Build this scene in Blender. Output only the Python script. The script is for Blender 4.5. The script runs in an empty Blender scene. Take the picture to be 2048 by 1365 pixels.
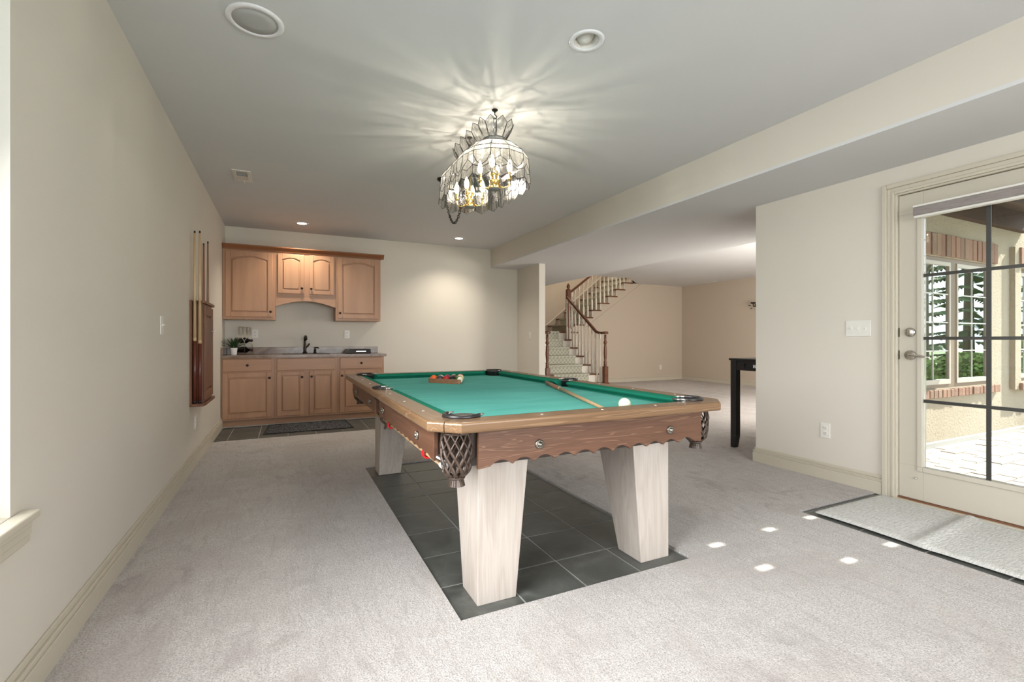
import bpy, bmesh, math, random
from mathutils import Vector, Matrix
PI = math.pi
random.seed(7)
S = bpy.context.scene
COL = S.collection

# ------------------------------------------------------------------ camera
YAW = math.radians(25.740)
cam_d = bpy.data.cameras.new('camera')
cam = bpy.data.objects.new('camera', cam_d); COL.objects.link(cam)
cam.location = (0, 0, 1.07)
cam.rotation_euler = (PI/2, 0, -YAW)
cam_d.sensor_width = 36.0
cam_d.lens = 942.22*36/2048
cam_d.shift_y = -2.3/2048
cam_d.clip_start = 0.02
S.camera = cam

# ------------------------------------------------------------------ world, sun, window daylight, exposure
S.view_settings.view_transform = 'Standard'
S.view_settings.look = 'None'
S.view_settings.exposure = 0.56
S.view_settings.gamma = 1.0
S.view_settings.use_curve_mapping = False
w = bpy.data.worlds.new('sky'); S.world = w; w.use_nodes = True
bg = w.node_tree.nodes['Background']
bg.inputs[0].default_value = (0.80, 0.90, 1.0, 1)
bg.inputs[1].default_value = 2.4

def sun():
    d = bpy.data.lights.new('sun', 'SUN'); d.energy = 11; d.angle = 0.006; d.color = (1, .95, .86)
    o = bpy.data.objects.new('sun', d); COL.objects.link(o)
    o.rotation_euler = Vector((-1, .24, -.9)).to_track_quat('-Z', 'Y').to_euler()
    o.location = (12, -4, 12)
sun()

def area(name, loc, to, sx, sy, watts, color=(1, 1, 1), portal=False, spread=180):
    d = bpy.data.lights.new(name, 'AREA'); d.shape = 'RECTANGLE'; d.size = sx; d.size_y = sy
    d.energy = watts; d.color = color; d.spread = math.radians(spread)
    if portal: d.cycles.is_portal = True
    o = bpy.data.objects.new(name, d); COL.objects.link(o)
    o.location = loc
    o.rotation_euler = Vector(to).to_track_quat('-Z', 'Y').to_euler()
    return o
LIGHTS = dict(left=50, rear=98, hall=128, hall2=28)
DAY = (1.0, .975, .985)
area('daylight_left_window', (-.98, .95, 1.40), (1, 0, -.75), 1.4, 1.5, LIGHTS['left'], DAY, False, 125)
area('daylight_rear_window', (1.5, -2.62, 1.35), (0, 1, -.55), 3.4, 1.7, LIGHTS['rear'], DAY, False, 150)
area('daylight_hall_window', (6.8, 2.95, 1.25), (.1, 1, .12), 1.9, 1.25, LIGHTS['hall'], (1, .95, .87))
area('daylight_door', (3.82, 1.275, 1.1), (-1, 0, 0), .62, 1.65, 1, DAY, True)
area('stairwell_fill', (6.6, 9.9, 4.6), (0, 0, -1), 1.2, .9, LIGHTS['hall2'], (1, .88, .70))  # warm fill light added above the stairs, no fitting there
S.cycles.use_denoising = True
S.cycles.max_bounces = 10
S.cycles.diffuse_bounces = 6
S.cycles.glossy_bounces = 4
S.cycles.transparent_max_bounces = 24
S.cycles.sample_clamp_indirect = 6
S.cycles.caustics_reflective = False
S.cycles.caustics_refractive = False

# ------------------------------------------------------------------ materials
class N:
    """small node builder"""
    def __init__(s, name):
        s.m = bpy.data.materials.new(name); s.m.use_nodes = True
        s.t = s.m.node_tree; s.n = s.t.nodes; s.n.clear()
        s.out = s.n.new('ShaderNodeOutputMaterial')
    def add(s, kind, **kw):
        nd = s.n.new('ShaderNode'+kind)
        for k, v in kw.items():
            if k.startswith('i_'):
                key = k[2:]
                key = int(key) if key.isdigit() else key.replace('_', ' ')
                s.set(nd.inputs[key], v)
            else: setattr(nd, k, v)
        return nd
    def set(s, sock, v):
        if hasattr(v, 'is_output') or isinstance(v, bpy.types.NodeSocket): s.t.links.new(v, sock)
        else:
            if isinstance(v, (tuple, list)) and len(v) == 3 and sock.type == 'RGBA': v = (*v, 1)
            sock.default_value = v
    def coords(s, scale=(1, 1, 1), jitter=False, kind='Object'):
        c = s.add('TexCoord').outputs[kind]
        if jitter:
            oi = s.add('ObjectInfo')
            mu = s.add('VectorMath', operation='SCALE'); s.set(mu.inputs[0], (37.1, 17.3, 23.7)); s.set(mu.inputs['Scale'], oi.outputs['Random'])
            ad = s.add('VectorMath', operation='ADD'); s.set(ad.inputs[0], c); s.set(ad.inputs[1], mu.outputs[0]); c = ad.outputs[0]
        mp = s.add('Mapping'); s.set(mp.inputs['Vector'], c); s.set(mp.inputs['Scale'], scale)
        return mp.outputs[0]
    def noise(s, vec, scale, detail=3, rough=.5, dist=0):
        nd = s.add('TexNoise'); s.set(nd.inputs['Vector'], vec); s.set(nd.inputs['Scale'], scale)
        s.set(nd.inputs['Detail'], detail); s.set(nd.inputs['Roughness'], rough); s.set(nd.inputs['Distortion'], dist)
        return nd.outputs[0]
    def ramp(s, fac, stops):
        nd = s.add('ValToRGB'); s.set(nd.inputs[0], fac)
        e = nd.color_ramp.elements
        while len(e) < len(stops): e.new(.5)
        for el, (p, c) in zip(e, stops):
            el.position = p; el.color = (*c, 1) if len(c) == 3 else c
        return nd.outputs[0]
    def mix(s, fac, a, b, mode='MIX'):
        nd = s.add('Mix', data_type='RGBA', blend_type=mode)
        s.set(nd.inputs[0], fac); s.set(nd.inputs[6], a); s.set(nd.inputs[7], b)
        return nd.outputs[2]
    def math(s, op, a, b=0.0):
        nd = s.add('Math', operation=op); s.set(nd.inputs[0], a); s.set(nd.inputs[1], b); return nd.outputs[0]
    def bump(s, h, strength=.3, dist=.01):
        nd = s.add('Bump'); s.set(nd.inputs['Height'], h); s.set(nd.inputs['Strength'], strength); s.set(nd.inputs['Distance'], dist)
        return nd.outputs[0]
    def bsdf(s, color, rough=.5, metal=0, normal=None, spec=.5, sheen=0):
        b = s.add('BsdfPrincipled'); s.set(b.inputs['Base Color'], color); s.set(b.inputs['Roughness'], rough)
        s.set(b.inputs['Metallic'], metal); s.set(b.inputs['Specular IOR Level'], spec)
        if sheen: s.set(b.inputs['Sheen Weight'], sheen)
        if normal is not None: s.set(b.inputs['Normal'], normal)
        s.t.links.new(b.outputs[0], s.out.inputs[0]); return b
    def done(s, shader=None):
        if shader is not None: s.t.links.new(shader, s.out.inputs[0])
        return s.m

def paint(name, col, rough=.6, bump=.08, spec=.3, var=.02):
    k = N(name); v = k.coords()
    n1 = k.noise(v, 1.3, 3); n2 = k.noise(v, 220, 2)
    c = k.mix(n1, tuple(x*(1-var) for x in col), tuple(min(1, x*(1+var)) for x in col))
    k.bsdf(c, rough, 0, k.bump(n2, bump, .002), spec); return k.m
def plain(name, col, rough=.5, metal=0, spec=.5, var=.08, scale=60, bump=0.0):
    k = N(name); v = k.coords(); n = k.noise(v, scale, 3)
    c = k.mix(n, tuple(x*(1-var) for x in col), tuple(min(1, x*(1+var)) for x in col))
    k.bsdf(c, rough, metal, k.bump(n, bump, .003) if bump else None, spec); return k.m
def wood(name, dark, light, axis='X', ring=9.0, rough=.45, spec=.4, fib=.35, cath=1.0, line=None, bump=.05, al=.55, ac=6.0):
    """axis is the direction of the grain; rings are drawn out along it"""
    k = N(name)
    sc = {'X': (al, ac, ac), 'Y': (ac, al, ac), 'Z': (ac, ac, al)}[axis]
    fs = {'X': (4, 190, 190), 'Y': (190, 4, 190), 'Z': (190, 190, 4)}[axis]
    v = k.coords(sc, True)
    n = k.noise(v, 1.1*cath, 3, .55, .4)
    r = k.math('FRACT', k.math('MULTIPLY', n, ring))
    r2 = k.math('ABSOLUTE', k.math('SUBTRACT', r, .5))      # triangle 0..0.5
    f = k.noise(k.coords(fs, True), 1.0, 3, .6)
    big = k.noise(v, .6, 2)
    stops = [(0, dark), (.5, tuple((a+b)/2 for a, b in zip(dark, light))), (1, light)]
    fac = k.math('ADD', k.math('MULTIPLY', r2, 1.1), k.math('MULTIPLY', k.math('SUBTRACT', big, .5), .9))
    fac = k.math('ADD', k.math('MULTIPLY', fac, 1-fib), k.math('MULTIPLY', f, fib))
    c = k.ramp(fac, stops)
    if line:
        l = k.ramp(r2, [(0, (1, 1, 1)), (.10, (0, 0, 0))])
        c = k.mix(k.math('MULTIPLY', l, .6), c, line)
    k.bsdf(c, rough, 0, k.bump(f, bump, .002), spec); return k.m

M = {}
M['wall'] = paint('wall_paint', (.62, .582, .515), .55)
M['wall_hall'] = paint('hall_wall_paint', (.51, .435, .355), .6)
M['ceiling'] = paint('ceiling_paint', (.62, .618, .622), .8, .05, .2)
M['trim'] = paint('trim_paint', (.53, .485, .395), .38, .02, .5)
M['doorpaint'] = paint('door_paint', (.51, .47, .395), .35, .02, .5)
M['white'] = plain('white_plastic', (.70, .68, .63), .35, var=.02)
M['whitepaint'] = plain('white_painted_wood', (.74, .70, .62), .4, var=.03)
M['dark'] = plain('dark_void', (.012, .012, .012), .8)
M['black_metal'] = plain('black_metal', (.02, .019, .018), .35, .6)
M['bronze'] = plain('oil_rubbed_bronze', (.035, .025, .02), .32, .8)
M['nickel'] = plain('satin_nickel', (.62, .58, .52), .25, 1)
M['chrome'] = plain('bright_metal', (.8, .8, .8), .18, 1)
M['brass'] = plain('polished_brass', (.85, .62, .24), .16, 1)
M['grout'] = plain('grout', (.36, .355, .335), .9, var=.15)
M['maple'] = wood('honey_maple', (.34, .175, .095), (.50, .285, .165), 'Z', 3.0, .38, .45, .45, .7)
M['maple_x'] = wood('honey_maple_sideways', (.34, .175, .095), (.50, .285, .165), 'X', 3.0, .38, .45, .45, .7)
M['maple_dark'] = wood('red_maple_moulding', (.20, .075, .030), (.30, .12, .05), 'X', 3.0, .35, .45, .4, .7)
M['rail_x'] = wood('walnut_rail_across', (.118, .064, .031), (.262, .155, .080), 'X', 5.0, .25, .5, .55, 1.0, (.30, .19, .11), al=.7, ac=14)
M['rail_y'] = wood('walnut_rail_along', (.118, .064, .031), (.262, .155, .080), 'Y', 5.0, .25, .5, .55, 1.0, (.30, .19, .11), al=.7, ac=14)
M['apron_x'] = wood('stained_apron_across', (.078, .035, .020), (.165, .078, .045), 'X', 7.0, .42, .4, .3, 1.0, (.27, .15, .09), al=1.0, ac=17)
M['apron_y'] = wood('stained_apron_along', (.088, .038, .021), (.185, .085, .048), 'Y', 6.0, .42, .4, .3, 1.0, al=1.0, ac=8)
M['whitewash'] = wood('whitewashed_wood', (.36, .30, .26), (.60, .555, .505), 'Z', 6.0, .6, .3, .55, 1.0, bump=.12, al=1.0, ac=9)
M['rackwood'] = wood('cherry_rack_wood', (.12, .048, .025), (.24, .105, .056), 'Z', 5.0, .4, .4, .4, .9)
M['stairwood'] = wood('red_oak_stair_wood', (.09, .030, .014), (.19, .068, .030), 'X', 4.0, .35, .45, .4, .9)
M['cuelight'] = wood('pale_cue_maple', (.52, .36, .19), (.62, .45, .26), 'Z', 2.0, .3, .5, .3)
M['cuedark'] = wood('dark_cue_butt', (.10, .025, .015), (.17, .05, .03), 'Z', 3.0, .25, .5, .3)
M['cuebrown'] = wood('brown_cue_butt', (.16, .075, .045), (.25, .13, .08), 'Y', 3.0, .35, .5, .3)
M['cuetan'] = wood('tan_cue_shaft', (.36, .23, .12), (.45, .30, .16), 'Y', 2.0, .35, .5, .3)
M['deckwood'] = wood('brown_deck_timber', (.045, .025, .016), (.10, .06, .04), 'Y', 5.0, .7, .2, .4)
M['sashwood'] = plain('sunlit_window_sash', (.50, .45, .38), .45)  # frame wood lightened to carry the sun's highlight
M['windowwood'] = plain('brown_window_frame', (.22, .16, .11), .5)
M['black_furn'] = plain('black_stained_wood', (.012, .012, .013), .35, var=.2)
M['leather'] = plain('dark_leather', (.060, .037, .026), .42, var=.25, scale=90)
M['blackleather'] = plain('black_leather', (.018, .016, .016), .32, var=.2)
M['red'] = plain('red_plastic', (.55, .01, .015), .3)
M['whiteplastic'] = plain('white_gloss_plastic', (.78, .78, .80), .2)
M['blackplastic'] = plain('black_plastic', (.012, .012, .014), .3)
M['pot'] = plain('white_ceramic', (.82, .82, .82), .25)
M['greyblind'] = None
M['bottle'] = plain('dark_wine_glass', (.006, .005, .006), .08)
M['wire'] = plain('champagne_wire', (.55, .47, .36), .3, .9)
M['leaf'] = plain('succulent_leaf', (.026, .06, .017), .45, var=.35, scale=40)
M['speaker'] = plain('speaker_grille_grey', (.42, .42, .41), .7, var=.05, scale=500)
M['bark'] = plain('bark', (.10, .075, .055), .9, var=.4, scale=15)
M['needle'] = plain('conifer_green', (.045, .085, .025), .8, var=.4, scale=4)
M['shrubgreen'] = plain('shrub_green', (.11, .17, .03), .8, var=.4, scale=5)
M['lawn'] = plain('lawn_green', (.10, .15, .04), .9, var=.3, scale=3)
M['stone'] = plain('pale_stone', (.55, .50, .43), .85, var=.2, scale=12, bump=.4)

def carpet():
    k = N('beige_carpet_pile'); v = k.coords()
    fine = k.noise(v, 170, 3, .75)
    med = k.noise(v, 45, 3, .6)
    big = k.noise(v, 1.6, 4, .6, .8)
    vac = k.noise(k.coords((1.2, 5, 1)), 1.5, 4, .6, 1.2)
    c = k.ramp(fine, [(.30, (.26, .235, .22)), (.52, (.565, .53, .505)), (.72, (.74, .705, .68))])
    c = k.mix(k.math('MULTIPLY', k.ramp(big, [(.50, (0, 0, 0)), (.64, (1, 1, 1))]), .42), c, (.42, .365, .335))
    c = k.mix(k.math('MULTIPLY', k.ramp(vac, [(.46, (0, 0, 0)), (.62, (1, 1, 1))]), .16), c, (.38, .335, .31))  # vacuum and footprint marks: shading of the brushed pile put into the colour
    mask = k.ramp(k.noise(k.coords((1, 1, 1)), .75, 3, .6, .5), [(.48, (0, 0, 0)), (.60, (1, 1, 1))])
    blot = k.ramp(k.noise(k.coords((1.3, .8, 1)), 6.5, 4, .65, .9), [(.50, (0, 0, 0)), (.66, (1, 1, 1))])
    c = k.mix(k.math('MULTIPLY', k.math('MULTIPLY', blot, mask), .6), c, (.33, .285, .265))
    brush = k.ramp(k.noise(k.coords((14, 2.2, 1)), 1.6, 3, .6, 1.5), [(.52, (0, 0, 0)), (.64, (1, 1, 1))])
    c = k.mix(k.math('MULTIPLY', brush, .24), c, (.30, .27, .25))
    h = k.math('ADD', fine, k.math('MULTIPLY', med, .6))
    k.bsdf(c, .95, 0, k.bump(h, .75, .012), .1, .15); return k.m
M['carpet'] = carpet()
def slate():
    k = N('dark_green_grey_tile'); v = k.coords((1, 1, 1), True)
    n = k.noise(v, 7, 6, .65, .5); n2 = k.noise(v, 60, 4, .6)
    c = k.ramp(n, [(.3, (.054, .057, .052)), (.55, (.094, .098, .089)), (.75, (.155, .161, .147))])
    c = k.mix(k.math('MULTIPLY', n2, .25), c, (.03, .032, .028))
    k.bsdf(c, k.math('ADD', k.math('MULTIPLY', n, .25), .26), 0, k.bump(n2, .12, .004), .5); return k.m
M['slate'] = slate()
def felt():
    k = N('green_billiard_cloth'); v = k.coords(); f = k.noise(k.coords((90, 420, 420)), 1, 2)
    b = k.noise(k.coords((.9, 3, 1)), 2.2, 4, .6)
    c = k.ramp(b, [(.3, (.085, .355, .30)), (.7, (.13, .455, .395))])
    c = k.mix(k.math('MULTIPLY', f, .3), c, (.15, .48, .42))
    k.bsdf(c, .9, 0, k.bump(f, .1, .001), .05); return k.m
M['felt'] = felt()
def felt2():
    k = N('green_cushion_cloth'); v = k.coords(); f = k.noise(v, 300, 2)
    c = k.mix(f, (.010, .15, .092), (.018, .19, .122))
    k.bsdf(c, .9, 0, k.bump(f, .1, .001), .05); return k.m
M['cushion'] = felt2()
def marble():
    k = N('taupe_stone_counter'); v = k.coords()
    n = k.noise(v, 5, 7, .65, 1.4)
    c = k.ramp(n, [(.3, (.14, .092, .068)), (.5, (.21, .148, .114)), (.7, (.29, .215, .172))])
    k.bsdf(c, .16, 0, None, .35); return k.m
M['marble'] = marble()
def stucco():
    k = N('tan_stucco'); v = k.coords(); n = k.noise(v, 38, 5, .7); b = k.noise(v, 1.2, 3)
    c = k.mix(b, (.43, .37, .285), (.53, .465, .365))
    k.bsdf(c, .9, 0, k.bump(n, .9, .03), .1); return k.m
M['stucco'] = stucco()
def brick():
    k = N('red_brown_brick'); v = k.coords((1, 1, 1), True); oi = k.add('ObjectInfo')
    n = k.noise(v, 25, 5, .7)
    c = k.ramp(oi.outputs['Random'], [(0, (.22, .105, .075)), (.4, (.29, .16, .115)), (.7, (.18, .105, .08)), (1, (.33, .22, .16))])
    c = k.mix(k.math('MULTIPLY', n, .5), c, (.45, .36, .28))
    k.bsdf(c, .9, 0, k.bump(n, .5, .01), .1); return k.m
M['brick'] = brick()
def paver():
    k = N('grey_paver'); v = k.coords((1, 1, 1), True); oi = k.add('ObjectInfo'); n = k.noise(v, 30, 5, .7)
    c = k.ramp(oi.outputs['Random'], [(0, (.42, .38, .34)), (.5, (.55, .51, .46)), (1, (.48, .41, .34))])
    c = k.mix(k.math('MULTIPLY', n, .35), c, (.30, .26, .22))
    k.bsdf(c, .9, 0, k.bump(n, .4, .01), .1); return k.m
M['paver'] = paver()
def chenille():
    k = N('cream_chenille'); v = k.coords(); r = k.noise(k.coords((26, 130, 1)), 1, 4, .7); f = k.noise(v, 260, 3, .7); m = k.noise(k.coords((25, 90, 1)), 1, 3)
    c = k.ramp(r, [(.32, (.56, .55, .51)), (.5, (.76, .75, .71)), (.7, (.86, .85, .82))])
    c = k.mix(k.math('MULTIPLY', k.ramp(f, [(.35, (1, 1, 1)), (.5, (0, 0, 0))]), .3), c, (.45, .44, .41))
    h = k.math('ADD', f, k.math('MULTIPLY', m, 1.2))
    k.bsdf(c, .95, 0, k.bump(h, .8, .012), .1); return k.m
M['chenille'] = chenille()
def swirl():
    k = N('black_rug_white_swirls'); v = k.coords((1, 1, 1))
    d = k.noise(v, 16, 2, .5, 2.6)
    r = k.math('ABSOLUTE', k.math('SUBTRACT', k.math('FRACT', k.math('MULTIPLY', d, 7)), .5))
    c = k.ramp(r, [(.36, (.010, .010, .012)), (.46, (.34, .34, .35))])
    k.bsdf(c, .95, 0, k.bump(r, .3, .004), .1); return k.m
M['swirl'] = swirl()
def runner():
    k = N('sage_trellis_runner'); v = k.coords((1, 1, 1))
    sx = k.add('SeparateXYZ'); k.set(sx.inputs[0], v)
    x, y, z = sx.outputs
    hz = k.math('ADD', y, z)
    a = k.math('ABSOLUTE', k.math('SUBTRACT', k.math('FRACT', k.math('MULTIPLY', k.math('ADD', x, hz), 11)), .5))
    b = k.math('ABSOLUTE', k.math('SUBTRACT', k.math('FRACT', k.math('MULTIPLY', k.math('SUBTRACT', x, hz), 11)), .5))
    mn = k.math('MINIMUM', a, b)
    c = k.ramp(mn, [(.06, (.58, .56, .47)), (.14, (.36, .36, .29))])
    n = k.noise(v, 200, 2)
    c = k.mix(k.math('MULTIPLY', n, .3), c, (.36, .36, .29))
    k.bsdf(c, .95, 0, k.bump(n, .4, .006), .1); return k.m
M['runner'] = runner()
def blind():
    k = N('grey_woven_shade'); n = k.noise(k.coords((300, 12, 500)), 1, 3, .6)
    c = k.ramp(n, [(.3, (.18, .155, .145)), (.7, (.33, .295, .28))]); k.bsdf(c, .8, 0, k.bump(n, .2, .002), .2); return k.m
M['greyblind'] = blind()
def clear_glass(name, tint=(.95, .97, .96), gloss=.07, rough=.0):
    k = N(name)
    t = k.add('BsdfTransparent'); k.set(t.inputs[0], tint)
    g = k.add('BsdfGlossy'); k.set(g.inputs['Roughness'], rough)
    lw = k.add('LayerWeight'); k.set(lw.inputs['Blend'], .25)
    f = k.math('ADD', k.math('MULTIPLY', lw.outputs['Fresnel'], .55), gloss*.3)
    mx = k.add('MixShader'); k.set(mx.inputs[0], f); k.set(mx.inputs[1], t.outputs[0]); k.set(mx.inputs[2], g.outputs[0])
    return k.done(mx.outputs[0])
M['glass'] = clear_glass('clear_door_glass')
def mirror_glass():
    k = N('reflective_window_glass')
    t = k.add('BsdfTransparent'); k.set(t.inputs[0], (.55, .6, .58))
    g = k.add('BsdfGlossy'); k.set(g.inputs['Roughness'], .0); k.set(g.inputs[0], (.95, 1, .98))
    mx = k.add('MixShader'); k.set(mx.inputs[0], .6); k.set(mx.inputs[1], t.outputs[0]); k.set(mx.inputs[2], g.outputs[0])
    return k.done(mx.outputs[0])
M['mirrorglass'] = mirror_glass()
def shade_glass(name, lo, hi, trans, streak, ring=False):
    k = N(name)
    if ring:                                                  # streaks put in by direction from the axis, to throw rays on the ceiling
        sp = k.add('SeparateXYZ'); k.set(sp.inputs[0], k.add('TexCoord').outputs['Object']); x, y, z = sp.outputs
        yc = k.math('MINIMUM', k.math('MAXIMUM', y, -.225), .225)
        an = k.math('ARCTAN2', k.math('SUBTRACT', y, yc), x)
        cv = k.add('CombineXYZ'); k.set(cv.inputs[0], k.math('MULTIPLY', an, streak[0])); k.set(cv.inputs[1], k.math('MULTIPLY', yc, streak[1])); k.set(cv.inputs[2], k.math('MULTIPLY', z, streak[2]))
        v = cv.outputs[0]
    else: v = k.coords(streak, True)
    n = k.noise(v, 1, 4, .6, 0 if ring else 1.0)
    tc = k.ramp(n, [(.42, lo), (.58, hi)])
    t = k.add('BsdfTransparent'); k.set(t.inputs[0], tc)
    tl = k.add('BsdfTranslucent'); k.set(tl.inputs[0], (.95, .93, .86))
    g = k.add('BsdfGlossy'); k.set(g.inputs['Roughness'], .06)
    k.set(g.inputs['Normal'], k.bump(n, .5, .006))
    lw = k.add('LayerWeight'); k.set(lw.inputs['Blend'], .35)
    m1 = k.add('MixShader'); k.set(m1.inputs[0], trans); k.set(m1.inputs[1], t.outputs[0]); k.set(m1.inputs[2], tl.outputs[0])
    m2 = k.add('MixShader'); k.set(m2.inputs[0], k.math('ADD', k.math('MULTIPLY', lw.outputs['Facing'], .35), .06))
    k.set(m2.inputs[1], m1.outputs[0]); k.set(m2.inputs[2], g.outputs[0])
    return k.done(m2.outputs[0])
M['skirtglass'] = shade_glass('streaky_bevelled_glass', (.15, .15, .14), (.99, .99, .97), .08, (9, 40, 4), True)
M['domeglass'] = shade_glass('iridescent_shade_glass', (.03, .03, .028), (.97, .96, .91), .13, (8, 38, 3), True)
M['petalglass'] = shade_glass('grey_water_glass', (.45, .45, .44), (.86, .86, .85), .06, (50, 50, 10))
def emit(name, col, strength):
    k = N(name); e = k.add('Emission'); k.set(e.inputs[0], (*col, 1)); k.set(e.inputs[1], strength); return k.done(e.outputs[0])
M['bulb'] = emit('lit_candle_bulb', (1, .88, .68), 22)
M['lamp_lens'] = emit('lit_downlight_lens', (1, .93, .80), 14)

# ------------------------------------------------------------------ geometry helpers
ORG = {}
class MB:
    def __init__(s): s.v = []; s.f = []; s.sm = []; s.mi = []
    def _add(s, vs, fs, smooth=False, mi=0):
        o = len(s.v); s.v += [tuple(p) for p in vs]
        for f in fs: s.f.append([i+o for i in f]); s.sm.append(smooth); s.mi.append(mi)
        return s
    def box(s, a, b, mi=0):
        x0, y0, z0 = [min(p, q) for p, q in zip(a, b)]; x1, y1, z1 = [max(p, q) for p, q in zip(a, b)]
        vs = [(x0, y0, z0), (x1, y0, z0), (x1, y1, z0), (x0, y1, z0), (x0, y0, z1), (x1, y0, z1), (x1, y1, z1), (x0, y1, z1)]
        return s._add(vs, [(3, 2, 1, 0), (4, 5, 6, 7), (0, 1, 5, 4), (1, 2, 6, 5), (2, 3, 7, 6), (3, 0, 4, 7)], False, mi)
    def hexa(s, bot, top, mi=0):
        return s._add(list(bot)+list(top), [(3, 2, 1, 0), (4, 5, 6, 7), (0, 1, 5, 4), (1, 2, 6, 5), (2, 3, 7, 6), (3, 0, 4, 7)], False, mi)
    def prism(s, poly, axis, a, b, mi=0, smooth=False):
        """poly in the plane of the two other axes (in x,y,z order), pushed from a to b along axis"""
        def P(q, d):
            return {'X': (d, q[0], q[1]), 'Y': (q[0], d, q[1]), 'Z': (q[0], q[1], d)}[axis]
        n = len(poly)
        vs = [P(q, a) for q in poly]+[P(q, b) for q in poly]
        s._add(vs, [tuple(range(n))[::-1], tuple(range(n, 2*n))], False, mi)
        o = len(s.v)-2*n
        for i in range(n):
            j = (i+1) % n
            s.f.append([o+i, o+j, o+n+j, o+n+i]); s.sm.append(smooth); s.mi.append(mi)
        return s
    def tube(s, pts, r, n=8, caps=True, smooth=True, closed=False, flat=None):
        pts = [Vector(p) for p in pts]; m = len(pts)
        rs = r if isinstance(r, (list, tuple)) else [r]*m
        up = None; vs = []
        for i, p in enumerate(pts):
            if closed: d = pts[(i+1) % m]-pts[i-1]
            else: d = pts[min(i+1, m-1)]-pts[max(i-1, 0)]
            d.normalize()
            if up is None:
                up = Vector((0, 0, 1)) if abs(d.z) < .9 else Vector((1, 0, 0))
            u = d.cross(up)
            if u.length < 1e-5: u = d.orthogonal()
            u.normalize(); vv = u.cross(d).normalized(); up = vv
            for j in range(n):
                a = 2*PI*j/n
                vs.append(p+u*(rs[i]*math.cos(a))+vv*(rs[i]*math.sin(a)*(flat or 1)))
        fs = []
        for i in range(m if closed else m-1):
            for j in range(n):
                k = (i+1) % m
                fs.append((i*n+j, i*n+(j+1) % n, k*n+(j+1) % n, k*n+j))
        s._add(vs, fs, smooth)
        if caps and not closed:
            o = len(s.v)-m*n
            s.f.append([o+j for j in range(n)][::-1]); s.sm.append(False); s.mi.append(0)
            s.f.append([o+(m-1)*n+j for j in range(n)]); s.sm.append(False); s.mi.append(0)
        return s
    def lathe(s, prof, c, n=16, axis='Z', smooth=True, caps=True):
        """prof = [(r, h)...] around axis through c"""
        vs = []
        for r, h in prof:
            for j in range(n):
                a = 2*PI*j/n; x, y = r*math.cos(a), r*math.sin(a)
                vs.append({'Z': (c[0]+x, c[1]+y, c[2]+h), 'X': (c[0]+h, c[1]+x, c[2]+y), 'Y': (c[0]+y, c[1]+h, c[2]+x)}[axis])
        fs = []
        for i in range(len(prof)-1):
            for j in range(n):
                fs.append((i*n+j, i*n+(j+1) % n, (i+1)*n+(j+1) % n, (i+1)*n+j))
        s._add(vs, fs, smooth)
        o = len(s.v)-len(vs)
        for base, rev in (() if not caps or (abs(prof[0][0]-prof[-1][0]) < 1e-6 and len(prof) > 3) else ((o, True), (o+(len(prof)-1)*n, False))):
            if prof[0 if rev else -1][0] > 1e-6:
                ring = [base+j for j in range(n)]
                s.f.append(ring[::-1] if rev else ring); s.sm.append(False); s.mi.append(0)
        return s
    def quad(s, *p, mi=0): return s._add(p, [tuple(range(len(p)))], False, mi)
    def xf(s, mat):
        s.v = [tuple(mat @ Vector(p)) for p in s.v]; return s
    def build(s, name, mat, parent=None, bevel=0, kind=None, label=None, cat=None, group=None, origin=None, seg=2):
        me = bpy.data.meshes.new(name)
        if parent is not None: org = ORG[parent.name]
        elif origin is not None: org = Vector(origin)
        else:
            xs, ys, zs = zip(*s.v)
            org = Vector(((min(xs)+max(xs))/2, (min(ys)+max(ys))/2, min(zs)))
        me.from_pydata([tuple(Vector(p)-org) for p in s.v], [], s.f)
        mats = mat if isinstance(mat, (list, tuple)) else [mat]
        for m_ in mats: me.materials.append(M[m_] if isinstance(m_, str) else m_)
        for p, sm, mi in zip(me.polygons, s.sm, s.mi): p.use_smooth = sm; p.material_index = mi
        me.update()
        o = bpy.data.objects.new(name, me); COL.objects.link(o)
        ORG[o.name] = org
        if parent is not None: o.parent = parent
        else: o.location = org
        if bevel:
            b = o.modifiers.new('bevel', 'BEVEL'); b.width = bevel; b.segments = seg; b.limit_method = 'ANGLE'; b.angle_limit = .6
        tag(o, label, cat, group, kind)
        return o
def tag(o, label=None, cat=None, group=None, kind=None):
    if label: o['label'] = label
    if cat: o['category'] = cat
    if group: o['group'] = group
    if kind: o['kind'] = kind
    return o
def thing(name, label, cat, loc, group=None, kind=None):
    o = bpy.data.objects.new(name, None); COL.objects.link(o); o.location = loc; o.empty_display_size = .05
    ORG[o.name] = Vector(loc); return tag(o, label, cat, group, kind)
def dup(src, parent, offset=(0, 0, 0)):
    """copy of a single child mesh, moved by offset, under parent"""
    c = src.copy(); COL.objects.link(c); c.parent = parent
    c.location = Vector(src.location)+Vector(offset); ORG[c.name] = ORG[parent.name]
    return c
def copy_thing(root, loc, rotz=None, label=None):
    r = root.copy(); COL.objects.link(r); r.location = loc; ORG[r.name] = Vector(loc)
    if rotz is not None: r.rotation_euler = (0, 0, rotz)
    if label: r['label'] = label
    for ch in list(root.children):
        c = ch.copy(); COL.objects.link(c); c.parent = r
        for g in list(ch.children):
            d = g.copy(); COL.objects.link(d); d.parent = c
    return r
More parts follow.
